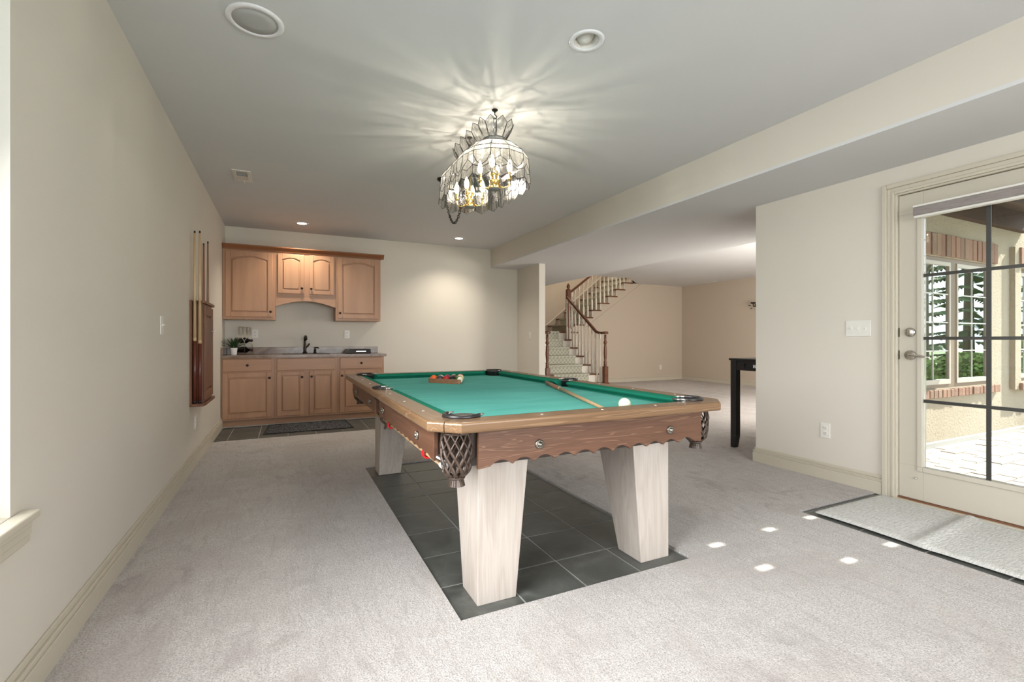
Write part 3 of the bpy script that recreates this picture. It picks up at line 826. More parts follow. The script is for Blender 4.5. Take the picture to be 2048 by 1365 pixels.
# frame under the slate
MB().box((.60, 1.73, .575), (1.74, 3.95, .716)).build('frame', plain('dark_frame_timber', (.035, .02, .013), .6), pool)
# aprons with scalloped lower edges
def scallop(a0, a1, z_end, z_mid, z_top, lobes, amp):
    pts = [(a0, z_top), (a0, z_end)]
    L = a1-a0; n = lobes*8
    e = .045
    for i in range(n+1):
        t = i/n; a = a0+e+(L-2*e)*t
        ph = (t*lobes) % 1.0
        z = z_mid-amp*(1-abs(math.sin(PI*ph))**.9)+amp*.3
        pts.append((a, z))
    pts += [(a1, z_end), (a1, z_top)]
    return pts[::-1]
AZ = .612
for y in (1.570, 2*CY-1.570-.020):
    a = MB().prism(scallop(.624, 1.722, AZ-.008, .624, ZR+.001, 11, .020), 'Y', y, y+.020).build('apron', 'apron_x', pool, .003)
for x in (.496, 2*CX-.496-.020):
    for a0, a1 in ((1.70, 2.80), (2.945, 3.985)):
        MB().prism(scallop(a0, a1, AZ+.008, .628, ZR+.001, 12, .009), 'X', x, x+.020).build('apron', 'apron_y', pool, .003)
        m = MB(); m.box((x+.004 if x < 1 else x-.02, a0+.006, ZR-.1), (x+.04 if x < 1 else x+.016, a0+.02, ZR-.001)); 
# corner filler blocks behind the baskets
for mx in (False, True):
    for my in (False, True):
        p = mirror([(.600, 1.60), (.636, 1.60), (.636, 1.73), (.56, 1.73), (.56, 1.700), (.600, 1.70)], mx, my)
        MB().prism(p, 'Z', .64, ZR+.001).build('corner_block', bpy.data.materials['dark_frame_timber'], pool)
# rosettes
def rosette(c, axis, sgn, parent):
    m = MB(); R = .0185
    m.lathe([(0, 0), (R, 0), (R, .004), (R*.9, .007), (R*.5, .008), (R*.48, .012), (R*.25, .015), (0, .016)], (0, 0, 0), 20, 'Z')
    for j in range(14):
        t = 2*PI*j/14; m.tube([(R*.55*math.cos(t), R*.55*math.sin(t), .009), (R*.92*math.cos(t), R*.92*math.sin(t), .007)], .0019, 5)
    rot = Vector((0, 0, 1)).rotation_difference(Vector((sgn if axis == 'X' else 0, sgn if axis == 'Y' else 0, 0))).to_matrix().to_4x4()
    m.xf(Matrix.Translation(c) @ rot)
    return m.build('rosette', plain('antique_pewter', (.30, .28, .24), .3, 1, var=.3) if 'antique_pewter' not in bpy.data.materials else bpy.data.materials['antique_pewter'], parent)
for x in (.872, 1.530): rosette((x, 1.570, .673), 'Y', -1, pool); rosette((x, 2*CY-1.570, .673), 'Y', 1, pool)
for y in (1.93, 2.68, 3.12, 3.75): rosette((.496, y, .675), 'X', -1, pool); rosette((2*CX-.496, y, .675), 'X', 1, pool)
# legs (outer faces upright, inner faces raked)
def leg(x0, x1, y0, y1, tx0, tx1, ty0, ty1, zt=.60):
    MB().hexa([(x0, y0, .0015), (x1, y0, .0015), (x1, y1, .0015), (x0, y1, .0015)], [(tx0, ty0, zt), (tx1, ty0, zt), (tx1, ty1, zt), (tx0, ty1, zt)]).build('leg', 'whitewash', pool, .003)
leg(.694, .866, 1.757, 1.930, .696, .925, 1.757, 2.055)
leg(1.534, 1.707, 1.760, 1.932, 1.482, 1.706, 1.760, 2.055)
leg(.667, .838, 3.797, 3.970, .668, .895, 3.68, 3.970)
leg(1.505, 1.680, 3.797, 3.970, 1.455, 1.680, 3.68, 3.970)
# sights
for i in range(1, 8):
    if i == 4: pass
    x = ix0+.06+(ix1-ix0-.12)*i/8
    for y in (TY0+.05, TY1-.05): MB().lathe([(0, 0), (.0055, 0), (.0055, .0008), (0, .001)], (x, y, ZT), 10).build('sight', 'white', pool) if i % 2 == 0 else None
for i in range(1, 8):
    if i == 4: continue
    y = TY0+(TY1-TY0)*i/8
    for x in (TX0+.05, TX1-.05): MB().lathe([(0, 0), (.0055, 0), (.0055, .0008), (0, .001)], (x, y, ZT), 10).build('sight', 'white', pool)
# pockets: leather covered iron with metal ends, woven basket with fringe
def basket(c):
    m = MB(); H0, H1 = .738, .572
    def rad(t): return .050+.006*math.sin(PI*min(1, t*1.3))-(.028*max(0, (t-.80)/.20)**1.8 if t > .80 else 0)
    n = 11; seg = 14
    for s_ in (1, -1):
        for j in range(n):
            pts = []
            for i in range(seg+1):
                t = i/seg; a = 2*PI*j/n+s_*t*1.15*PI/2.2
                r = rad(t)+(.0012 if s_ > 0 else 0)+.0015*math.sin(t*18+j)
                pts.append((c[0]+r*math.cos(a), c[1]+r*math.sin(a), H0+(H1-H0)*t))
            m.tube(pts, .0062, 5, True, True, flat=.45)
    for z, r in ((H0-.003, .052), (H1, .027)):
        m.tube([(c[0]+r*math.cos(2*PI*j/20), c[1]+r*math.sin(2*PI*j/20), z) for j in range(20)], .005, 6, False, True, True)
    o = m.build('pocket_basket', 'leather', pool)
    f = MB()
    for j in range(22):
        a = 2*PI*j/22; b = a+.20
        p = lambda r, t, z: (c[0]+r*math.cos(t), c[1]+r*math.sin(t), z)
        f.hexa([p(.031, a, .542), p(.031, b, .542), p(.029, b, .542), p(.029, a, .542)], [p(.023, a, .572), p(.023, b, .572), p(.020, b, .572), p(.020, a, .572)])
    f.lathe([(.0, .572), (.024, .572), (.025, .578), (.0, .58)], (c[0], c[1], 0), 18)
    f.build('fringe', 'leather', o)
def iron(c, a0, a1, r, ends):
    m = MB(); pts = []
    for x, y in arc(c, r, a0, a1, 16): pts.append((x, y, ZT+.004))
    m.tube(pts, .0085, 9)
    o = m.build('pocket_iron', 'blackleather', pool)
    for i in (0, -1):
        p = Vector(pts[i]); d = (p-Vector(pts[1 if i == 0 else -2])).normalized()
        e = MB(); e.tube([p-d*.004, p+d*.026, p+d*.046], [.0095, .0090, .004], 8, flat=.5); e.build('iron_tip', 'chrome', o)
    s = MB(); s.lathe([(r+.004, ZT-.001), (r-.002, ZT-.004), (r-.004, ZB-.02), (.045, ZR-.01)], (c[0], c[1], 0), 24)
    s.build('pocket_liner', 'blackleather', o)
for mx in (0, 1):
    for my in (0, 1):
        c = mz(c1, mx, my); base = {(0, 0): 225, (1, 0): 315, (1, 1): 45, (0, 1): 135}[(mx, my)]
        iron(c, base-98, base+98, .066, None)
        basket(mz((.562, 1.628) if (mx, my) != (1, 0) else (.526, 1.69), mx, my))
    c = mz((ix0-.020, CY), mx, 0); base = 180 if not mx else 0
    iron(c, base-88, base+88, .056, None)
    basket((c[0]+(.035 if not mx else -.035), c[1]+.01))
# red hooks that carry the bridge stick
def hook(y):
    m = MB(); pts = []
    for i in range(13):
        a = math.radians(20+250*i/12*-1-20)
        pts.append((.5265+.021*math.cos(a), y, .603+.021*math.sin(a)))
    outer = [(x, z) for x, _, z in pts]
    inner = [(.5265+(x-.5265)*.62, .603+(z-.603)*.62) for x, z in outer][::-1]
    m.prism(outer+inner, 'Y', y-.014, y+.014)
    m.box((.540, y-.014, .600), (.548, y+.014, .690))
    m.build('bridge_hook', 'red', pool, .002, label='red plastic hook screwed under the apron')
hook(1.90); hook(2.62)
bs = thing('bridge_stick', 'wooden bridge stick in red hooks under the left table apron', 'bridge stick', (.5265, 2.4, .59))
MB().tube([(.5265, 1.66, .603), (.5265, 3.1, .603)], [.0072, .0105], 10).build('shaft', 'cuetan', bs)
m = MB()
out = [(-.030, .042), (.004, .020), (.008, .004), (-.006, -.012), (.022, -.016), (.044, -.036)]
y = 1.648
for i in range(len(out)-1):
    (ax, az), (bx, bz) = out[i], out[i+1]
    d = Vector((bx-ax, bz-az)).normalized(); nn = Vector((-d.y, d.x))*.0036
    P = [(.5265+ax+nn.x-d.x*.002, .603+az+nn.y-d.y*.002), (.5265+bx+nn.x+d.x*.002, .603+bz+nn.y+d.y*.002), (.5265+bx-nn.x+d.x*.002, .603+bz-nn.y+d.y*.002), (.5265+ax-nn.x-d.x*.002, .603+az-nn.y-d.y*.002)]
    m.prism(P[::-1], 'Y', y, y+.012)
m.lathe([(0, 0), (.0105, 0), (.0105, .05), (.008, .06), (0, .061)], (.5265, 1.650, .603), 10, 'Y')
m.build('bridge_head', 'whiteplastic', bs, .001)

# ------------------------------------------------------------------ things on the table
R = .0286
def ball_mat(name, col, stripe=False):
    k = N(name)
    if stripe:
        c = k.add('TexCoord').outputs['Object']; sx = k.add('SeparateXYZ'); k.set(sx.inputs[0], c)
        a = k.math('ABSOLUTE', sx.outputs[2]); f = k.math('LESS_THAN', a, R*.52)
        cc = k.mix(f, (.78, .72, .58), col)
    else: cc = col
    k.bsdf(cc, .08, 0, None, .5); return k.m
def ball(x, y, col, label, stripe=False, group=None, tilt=(0, 0)):
    m = MB(); prof = [(R*math.sin(PI*i/14), -R*math.cos(PI*i/14)) for i in range(15)]
    m.lathe([(max(r, 0), h) for r, h in prof], (0, 0, 0), 22)
    o = m.build('billiard_ball', ball_mat('ball_'+label.split(' ball')[0].replace(' ', '_'), col, stripe), origin=(0, 0, 0))
    o.location = (x, y, ZB+R); o.rotation_euler = (tilt[0], tilt[1], 0)
    return tag(o, label, 'ball', group)
cue_o = ball(1.428, 1.752, (.80, .74, .55), 'ivory cue ball alone near the front cushion')
cue_o.name = 'cue_ball'
A_, B_, C_ = Vector((.975, 3.53)), Vector((1.165, 3.285)), Vector((1.282, 3.572))
cen = (A_+B_+C_)/3
tri = MB()
ZQ = ZB+.0008
def tri_pts(s_, rr, n=4):
    P = [cen+(p-cen)*s_ for p in (A_, B_, C_)]; out = []
    for i in range(3):
        p = P[i]; a = (P[i-1]-p).normalized(); b = (P[(i+1) % 3]-p).normalized()
        for k_ in range(n+1):
            t = k_/n
            out.append(tuple(p+a*rr*(1-t)**2+b*rr*t**2))
    return out
o_, i_ = tri_pts(1.0, .035), tri_pts(.915, .030)
n = len(o_)
vs = [(*p, ZQ) for p in o_]+[(*p, ZQ) for p in i_]+[(*p, ZB+.034) for p in o_]+[(*p, ZB+.034) for p in i_]
fs = []
for i in range(n):
    j = (i+1) % n
    fs += [(i, 2*n+i, 2*n+j, j), (n+j, 3*n+j, 3*n+i, n+i), (2*n+i, 3*n+i, 3*n+j, 2*n+j), (j, n+j, n+i, i)]
tri._add(vs, fs)
tri.build('ball_rack', wood('triangle_wood', (.22, .10, .05), (.34, .18, .10), 'X'), label='brown wooden triangle holding balls on the green cloth', cat='ball rack')
# rows: apex at C_, base along A_-B_
cols_ = {'orange': (.80, .13, .02), 'plum': (.06, .05, .06), 'crimson': (.42, .015, .02), 'black': (.012, .012, .014), 'yellow': (.75, .55, .10), 'green': (.02, .14, .03), 'red': (.60, .03, .03), 'maroon': (.20, .015, .02), 'blue': (.02, .05, .20)}
P3 = [cen+(p-cen)*.912 for p in (A_, B_, C_)]
u = (P3[1]-P3[0]).normalized(); vv = (P3[2]-(P3[0]+P3[1])/2).normalized()
mid = (P3[0]+P3[1])/2
base_row = [('orange', 0), ('plum', 0), ('crimson', 0), ('black', 0), ('green', 1)]
rows = [base_row, [('yellow', 1), ('blue', 0), ('maroon', 0), ('yellow', 0)], [('crimson', 1), ('green', 0), ('orange', 1)], [('plum', 1), ('red', 1)], [('red', 0)]]
rowname = ['front row', 'second row', 'middle row', 'fourth row', 'rear point']
cnt = {}
st = .0574
for r_i, row in enumerate(rows):
    for k_, (cn, sp_) in enumerate(row):
        p = mid+u*(k_-(len(row)-1)/2)*st+vv*(R+.003+r_i*st*.866)
        if r_i == 3 and k_ == 1 and False: pass
        lab = f"{'striped' if sp_ else 'solid'} {cn} ball in the {rowname[r_i]} of the triangle"
        ball(p.x, p.y, cols_[cn], lab, bool(sp_), 'billiard balls in the triangle', (.5+r_i*.7+k_, .3*k_))
# cue lying on the cloth
cu = thing('cue_stick', 'brown pool cue lying across the green cloth', 'pool cue', (1.55, 2.37, ZB))
p0, p1 = Vector((1.722, 2.99, ZB+.0155)), Vector((1.315, 1.725, ZB+.0085))
d = p1-p0
MB().tube([p0, p0+d*.30], [.0145, .0125], 12).build('butt', 'cuebrown', cu)
MB().tube([p0+d*.30, p0+d*.315], [.0127, .0125], 12).build('collar', 'cuelight', cu)
MB().tube([p0+d*.315, p0+d*.985], [.0122, .0068], 12).build('shaft', 'cuetan', cu)
MB().tube([p0+d*.985, p1], [.0068, .0062], 12).build('tip', 'blackleather', cu)

# ------------------------------------------------------------------ cue rack on the left wall
XR = XL+.002
rk = thing('cue_rack', 'cherry wood wall rack with panel door on the left wall', 'cue rack', (XR, 4.82, .53))
MB().box((XR, 4.535, .54), (XR+.012, 5.15, 1.385)).build('back_board', 'rackwood', rk)
MB().prism([(XR, 4.525), (XR+.095, 4.525), (XR+.105, 4.60), (XR+.105, 5.12), (XR+.08, 5.16), (XR, 5.16)], 'Z', .530, .553).build('bottom_board', 'rackwood', rk, .004)
MB().prism([(XR, 4.525), (XR+.013, 4.525), (XR+.013, 4.580), (XR+.046, 4.580), (XR+.046, 4.525), (XR+.049, 4.525), (XR+.049, 4.580), (XR+.081, 4.580), (XR+.081, 4.525), (XR+.092, 4.525), (XR+.102, 4.60), (XR+.102, 5.12), (XR+.08, 5.16), (XR+.066, 5.16), (XR+.066, 5.102), (XR+.034, 5.102), (XR+.034, 5.16), (XR+.0335, 5.16), (XR+.0335, 5.102), (XR+.003, 5.102), (XR+.003, 5.16), (XR, 5.16)], 'Z', 1.370, 1.390).build('top_board', 'rackwood', rk)
MB().box((XR+.012, 4.60, .553), (XR+.084, 5.07, 1.370)).build('cabinet_body', 'rackwood', rk)
dd = MB(); cells(dd, 'X', XR+.084, XR+.098, 4.612, 5.06, .575, 1.350, [(4.68, 4.995, .65, 1.275)]); dr = dd.build('door', 'rackwood', rk, .003)
MB().box((XR+.080, 4.695, .665), (XR+.094, 4.980, 1.26)).build('panel', 'rackwood', dr, .010)
MB().lathe([(0, 0), (.004, 0), (.004, .010), (.009, .013), (.010, .020), (.006, .025), (0, .026)], (XR+.098, 4.965, 1.145), 12, 'X').build('knob', 'white', dr)
def rack_cue(x, y, zt, butt, z1, label, shaft='cuelight'):
    c = thing('cue_stick', label, 'pool cue', (x, y, .553), 'pool cues standing in the wall rack')
    MB().tube([(x, y, .5545), (x, y, .575)], [.013, .0145], 10).build('bumper', 'blackplastic', c)
    MB().tube([(x, y, .575), (x, y, z1)], [.0145, .0125], 12).build('butt', butt, c)
    MB().tube([(x, y, z1), (x, y, z1+.03)], [.0128, .0126], 12).build('collar', 'cuelight', c)
    MB().tube([(x, y, z1+.03), (x, y, zt-.018)], [.0122, .0068], 12).build('shaft', shaft, c)
    MB().tube([(x, y, zt-.018), (x, y, zt)], [.0068, .0064], 10).build('tip', 'blackplastic', c)
rack_cue(XL+.031, 4.562, 1.955, 'cuedark', 1.06, 'pale shafted cue with dark butt, nearest the viewer at the rack end, close to wall')
rack_cue(XL+.066, 4.562, 1.958, 'cuedark', 1.04, 'pale shafted cue with dark butt at the near rack end, standing farther from wall')
rack_cue(XL+.020, 5.118, 1.955, 'cuedark', 1.06, 'reddish brown cue at the far rack end, tight against the wall', wood('red_cue_shaft', (.25, .10, .06), (.36, .17, .10), 'Z'))
rack_cue(XL+.052, 5.118, 1.975, 'cuedark', 1.06, 'slim brown cue at the far rack end, tallest tip beside the cabinet', wood('brown_cue_shaft', (.24, .14, .08), (.34, .21, .13), 'Z'))

# ------------------------------------------------------------------ wet bar
def panel_door(x0, x1, z0, z1, y, parent, arch=0.0, knob=None, mat='maple'):
    """raised panel door, front face at y, facing -y"""
    st = .056 if x1-x0 > .4 else .048
    m = MB()
    m.box((x0, y+.012, z0), (x1, y+.021, z1))
    m.box((x0, y, z0), (x0+st, y+.013, z1)); m.box((x1-st, y, z0), (x1, y+.013, z1))
    m.box((x0+st, y, z0), (x1-st, y+.013, z0+st))
    zt = z1-st
    a = [(x0+st+(x1-x0-2*st)*i/12, zt-arch+arch*math.sin(PI*i/12)) for i in range(13)]
    m.prism(([(x0+st, z1)]+a+[(x1-st, z1)]), 'Y', y, y+.013)
    o = m.build('door', mat, parent, .0035)
    g = .013
    b = [(x0+st+g+(x1-x0-2*st-2*g)*i/12, zt-g-arch+arch*math.sin(PI*i/12)) for i in range(13)]
    MB().prism([(x0+st+g, z0+st+g)]+b[:0]+[(x0+st+g, b[0][1])]+b[1:-1]+[(x1-st-g, b[-1][1]), (x1-st-g, z0+st+g)], 'Y', y-.001, y+.013).build('panel', mat, o, .012, seg=1)
    if knob: knob_at(knob[0], y, knob[1], o)
    return o
def knob_at(x, y, z, parent):
    MB().lathe([(0, .0), (.006, 0), (.006, -.010), (.014, -.014), (.0155, -.019), (.013, -.024), (.006, -.026), (0, -.0265)], (x, y, z), 14, 'Y').build('knob', 'bronze', parent)
def drawer(x0, x1, z0, z1, y, parent, knob=True):
    o = MB().box((x0, y, z0), (x1, y+.02, z1)).build('drawer', 'maple_x', parent, .006)
    if knob: knob_at((x0+x1)/2, y, (z0+z1)/2, o)
    return o
YC = 6.575
def base_unit(x0, x1, label, fronts):
    t = thing('base_cabinet', label, 'cabinet', ((x0+x1)/2, 6.8, 0), 'honey maple base cabinets of the wet bar')
    MB().box((x0, YC+.02, .125), (x1, YB-.002, .845)).build('carcass', 'maple', t)
    f = MB(); f.box((x0, YC, .095), (x1, YC+.02, .845)); f.build('face_frame', 'maple', t, .001)
    MB().box((x0, YC+.085, .002), (x1, YC+.10, .125)).build('toe_kick', 'maple_x', t)
    fronts(t); return t
BL0, BL1, BL2, BL3 = XL+.003, -.117, .624, 1.222
def f1(t): drawer(-.672, -.146, .685, .835, YC-.019, t); panel_door(-.672, -.146, .118, .668, YC-.019, t, 0, (-.171, .60))
def f2(t):
    drawer(-.090, .594, .685, .835, YC-.019, t, False)
    panel_door(-.090, .221, .118, .668, YC-.019, t, 0, (.198, .60)); panel_door(.286, .594, .118, .668, YC-.019, t, 0, (.309, .60))
def f3(t): drawer(.652, 1.192, .685, .835, YC-.019, t); panel_door(.652, 1.192, .118, .668, YC-.019, t, 0, (.678, .60))
base_unit(BL0, BL1-.001, 'maple base cabinet against the left wall with drawer over one door', f1)
base_unit(BL1, BL2-.001, 'maple sink base cabinet with plain front over two narrow doors', f2)
base_unit(BL2, BL3, 'maple base cabinet partly hidden behind the pool table', f3)
ct = MB(); ct.box((XL+.002, 6.545, .846), (1.252, 6.66, .882)); ct.box((XL+.002, 6.93, .846), (1.252, YB-.002, .882)); ct.box((XL+.002, 6.66, .846), (-.02, 6.93, .882)); ct.box((.52, 6.66, .846), (1.252, 6.93, .882))
cto = ct.build('countertop', 'marble', None, .002, label='taupe stone countertop with upstand over the maple base cabinets', cat='countertop')
sp_ = MB(); sp_.box((XL+.022, YB-.022, .882), (1.215, YB-.002, .972)); sp_.box((XL+.002, 6.555, .882), (XL+.022, YB-.002, .972)); sp_.build('backsplash', 'marble', cto, .004)
sk = MB(); sk.box((-.02, 6.66, .850), (.52, 6.93, .854)); cells(sk, 'Z', .8825, .886, -.04, .54, 6.645, 6.945, [(-.015, .515, 6.665, 6.925)])
sk.build('bar_sink', 'bronze', label='shallow dark bar sink set in the taupe countertop', cat='sink')
YU = 6.72
def upper_unit(x0, x1, z0, label, fn):
    t = thing('wall_cabinet', label, 'cabinet', ((x0+x1)/2, 6.86, z0), 'honey maple wall cabinets over the wet bar')
    MB().box((x0, YU+.02, z0), (x1, YB-.002, 2.19)).build('carcass', 'maple', t)
    MB().box((x0, YU, z0), (x1, YU+.02, 2.19)).build('face_frame', 'maple', t, .001)
    fn(t); return t
def u1(t): panel_door(-.655, -.140, 1.358, 2.172, YU-.019, t, .045, (-.163, 1.425)); MB().box((XL+.002, YU+.001, 1.325), (-.683, YU+.016, 2.19)).build('filler', 'maple', t)
def u2(t):
    panel_door(-.080, .226, 1.667, 2.176, YU-.019, t, .030, (.200, 1.738)); panel_door(.288, .592, 1.667, 2.178, YU-.019, t, .030, (.311, 1.738))
    x0, x1 = -.108, .612
    a = [(x0+(x1-x0)*i/16, 1.500+.076*math.sin(PI*i/16)) for i in range(17)]
    MB().prism([(x0, 1.632)]+a+[(x1, 1.632)], 'Y', YU, YU+.02).build('valance', 'maple_x', t)
def u3(t): panel_door(.643, 1.172, 1.358, 2.180, YU-.019, t, .045, (.668, 1.430))
upper_unit(-.683, -.110, 1.325, 'tall maple wall cabinet by the left wall with arched single door', u1)
upper_unit(-.109, .613, 1.632, 'short maple wall cabinet with two arched doors over a curved valance', u2)
upper_unit(.614, 1.202, 1.328, 'tall maple wall cabinet at the open end with arched single door', u3)
cr = MB()
prof = [(YU, 2.190), (YU-.012, 2.190), (YU-.016, 2.203), (YU-.036, 2.225), (YU-.050, 2.240), (YU-.050, 2.252), (YU, 2.252)]
cr.prism(prof, 'X', XL+.002, 1.245)
cr.prism([(1.203, 2.190), (1.214, 2.190), (1.218, 2.203), (1.234, 2.225), (1.245, 2.240), (1.245, 2.252), (1.203, 2.252)], 'Y', YU-.02, YB-.002)
cr.build('crown_moulding', 'maple_dark', label='reddish crown moulding running along the tops of the wall cabinets', cat='moulding', bevel=.002)

CT = .8828
# plant
pl = thing('potted_succulent', 'small green spiky succulent in a white pot on the countertop corner', 'plant', (-.566, 6.70, CT))
MB().lathe([(0, CT), (.028, CT), (.033, .890), (.041, .968), (.042, .972), (.037, .972), (.035, .958), (0, .958)], (-.566, 6.70, 0), 20).build('pot', 'pot', pl)
rnd = random.Random(3)
for i in range(34):
    a = i*2.399; ring = i/34; L = .168-.035*ring+rnd.uniform(-.012, .012); el = .35+1.05*ring
    dx, dy = math.cos(a), math.sin(a); pts = []
    m = MB(); vs = []
    for k_ in range(6):
        t = k_/5; rr = L*t*math.cos(el)*(.75+.35*t) + .006; z = .962+L*t*math.sin(el)-.03*t*t*(1-ring)
        wd = .0125*(1-t**2.2)+.0006
        for s_ in (-1, 1): vs.append((-.566+dx*rr-dy*wd*s_, 6.70+dy*rr+dx*wd*s_, z+.003*abs(s_)))
        vs.append((-.566+dx*rr, 6.70+dy*rr, z-.0035*(1-t)))
    fs = []
    for k_ in range(5):
        o = 3*k_; fs += [(o, o+2, o+5, o+3), (o+2, o+1, o+4, o+5), (o, o+3, o+4, o+1)]
    m._add(vs, fs, True); m.build('leaf', 'leaf', pl)
# wine rack and two bottles
wr = thing('wine_rack', 'champagne wire wine rack shaped like two bottles beside the potted plant', 'wine rack', (-.458, 6.85, CT))
for y in (6.78, 6.92):
    m = MB(); z0 = CT+.0042; r = .0032
    def sil(cx):
        L_ = [(-.042, 0), (-.042, .150), (-.036, .178), (-.020, .202), (-.019, .218), (-.019, .345), (.019, .345), (.019, .218), (.020, .202), (.036, .178), (.042, .150), (.042, 0)]
        return [(cx+a_, y, z0+b_) for a_, b_ in L_]
    m.tube(sil(-.500), r, 6); m.tube(sil(-.416), r, 6)
    m.tube([(-.519, y, z0+.345), (-.397, y, z0+.345)], r, 6); m.tube([(-.435, y, z0+.30), (-.397, y, z0+.30)], r, 6)
    m.build('bottle_frame', 'wire', wr)
m = MB()
for x in (-.542, -.458, -.374):
    for z in (.902, 1.020): m.tube([(x, 6.78, z), (x, 6.92, z)], .0038, 6)
m.build('cross_bars', 'wire', wr)
def bottle(x, y, z, label):
    t = thing('wine_bottle', label, 'bottle', (x, y, z-.036), 'wine bottles in the wire rack')
    prof = [(0, -.13), (.034, -.13), (.036, -.125), (.036, .045), (.033, .065), (.018, .095), (.0145, .105), (.0145, .15), (.017, .151), (.017, .160), (0, .161)]
    ax = Vector((.62, -.78, 0)); rot = Vector((0, 0, 1)).rotation_difference(ax).to_matrix().to_4x4()
    m = MB().lathe(prof, (0, 0, 0), 18).xf(Matrix.Translation((x, y, z)) @ rot); m.build('glass_body', 'bottle', t)
    m = MB().lathe([(.0148, .112), (.0150, .15), (.0176, .1505), (.0176, .1612), (0, .162)], (0, 0, 0), 16).xf(Matrix.Translation((x, y, z)) @ rot); m.build('foil_capsule', plain('dark_foil', (.03, .006, .01), .35, .4) if 'dark_foil' not in bpy.data.materials else bpy.data.materials['dark_foil'], t)
bottle(-.474, 6.86, 1.062, 'dark wine bottle lying on the upper tier of the wire rack')
bottle(-.474, 6.86, .944, 'dark wine bottle lying on the lower tier of the wire rack')
# faucet, dispenser, tray
fx, fy = .245, 6.955
fc = thing('bar_faucet', 'oil rubbed bronze single handle faucet behind the bar sink', 'faucet', (fx, fy, CT))
m = MB(); m.lathe([(0, CT), (.030, CT), (.031, .892), (.022, .902), (.019, .93), (.021, .945), (.019, .96), (.016, .985), (.018, 1.0), (.0145, 1.02), (.0145, 1.075), (.017, 1.085), (0, 1.09)], (fx, fy, 0), 16); 
m.build('body', 'bronze', fc)
MB().box((fx-.105, fy-.028, CT), (fx+.105, fy+.028, .887)).build('deck_plate', 'bronze', fc, .002)
m = MB(); m.tube([(fx, fy, 1.06), (fx, fy-.02, 1.10), (fx+.005, fy-.06, 1.118), (fx+.008, fy-.11, 1.105), (fx+.009, fy-.135, 1.075)], [.015, .016, .017, .018, .016], 10); m.build('spout', 'bronze', fc)
m = MB(); m.tube([(fx+.012, fy, .965), (fx+.035, fy-.012, .985), (fx+.056, fy-.02, 1.02)], [.010, .009, .011], 8); m.build('lever', 'bronze', fc)
sx = .372
sd_ = thing('soap_dispenser', 'small bronze soap dispenser pump beside the bar faucet', 'soap dispenser', (sx, fy, CT))
MB().lathe([(0, CT), (.024, CT), (.024, .890), (.016, .898), (.014, .925), (.017, .930), (.013, .94), (.006, .945), (.006, .962), (0, .963)], (sx, fy, 0), 14).build('base', 'bronze', sd_)
MB().tube([(sx-.008, fy, .960), (sx+.02, fy-.02, .966), (sx+.04, fy-.036, .962), (sx+.046, fy-.04, .948)], [.008, .007, .006, .005], 8).build('spout', 'bronze', sd_)
bx = thing('serving_box', 'low black box with pale handle slot near the counter end', 'box', (.905, 6.80, CT))
MB().hexa([(.735, 6.70, CT), (1.075, 6.70, CT), (1.075, 6.90, CT), (.735, 6.90, CT)], [(.785, 6.715, .944), (1.07, 6.715, .944), (1.07, 6.88, .944), (.785, 6.88, .944)]).build('body', 'blackplastic', bx, .008)
MB().box((.872, 6.703, .908), (1.005, 6.712, .918)).build('handle_slot', 'chrome', bx, .002)
# rug
rg = thing('kitchen_mat', 'black runner mat with white swirls on the tiles before the base cabinets', 'rug', (.28, 6.31, .0015))
RQ = [(-.225, 5.985), (.755, 5.975), (.728, 6.620), (-.186, 6.615)]
MB().hexa([(*p, .002) for p in RQ], [(*p, .009) for p in RQ]).build('border', plain('black_rug_border', (.012, .012, .013), .95), rg, .003)
cc = Vector((sum(p[0] for p in RQ)/4, sum(p[1] for p in RQ)/4))
RI = [(cc.x+(p[0]-cc.x)*.945, cc.y+(p[1]-cc.y)*.90) for p in RQ]
MB().hexa([(*p, .006) for p in RI], [(*p, .0105) for p in RI]).build('pile', 'swirl', rg)

# ------------------------------------------------------------------ outlets and switches
def outlet(c, nrm, label, w_=.072, h_=.116, group='duplex power outlets'):
    """duplex receptacle; nrm is '+x', '-x' or '-y'"""
    t = thing('power_outlet', label, 'outlet', c)
    rot = {'-y': 0, '+x': PI/2, '-x': -PI/2}[nrm]
    def B(a, b, name, mat, par, bev=0):
        m = MB().box(a, b); m.xf(Matrix.Translation(c) @ Matrix.Rotation(rot, 4, 'Z')); return m.build(name, mat, par, bev)
    p = B((-w_/2, -.006, -h_/2), (w_/2, 0, h_/2), 'cover_plate', 'white', t, .003)
    for z in (-.020, .020):
        r = B((-.0165, -.0085, z-.014), (.0165, -.004, z+.014), 'receptacle', 'white', p, .002)
        for x in (-.0065, .0065):
            m = MB().box((x-.0012, -.0090, z-.003), (x+.0012, -.0084, z+.007)); m.xf(Matrix.Translation(c) @ Matrix.Rotation(rot, 4, 'Z')); m.build('slot', 'dark', p)
        m = MB().lathe([(0, 0), (.0024, 0), (.0024, -.0006), (0, -.0006)], (0, -.0084, z-.008), 8, 'Y'); m.xf(Matrix.Translation(c) @ Matrix.Rotation(rot, 4, 'Z')); m.build('slot', 'dark', p)
    return t
outlet((-.352, YB, 1.150), '-y', 'white outlet on the end wall beside the wine rack')
outlet((.790, YB, 1.148), '-y', 'white outlet on the end wall above the black box')
outlet((XD, 2.192, .381), '-x', 'white outlet low on the wall beside the patio door')
outlet((XL, 4.80, .367), '+x', 'white outlet low on the left wall under the cue rack')
outlet((8.885, YH, .355), '-y', 'white outlet low on the tan wall beside the stairs')
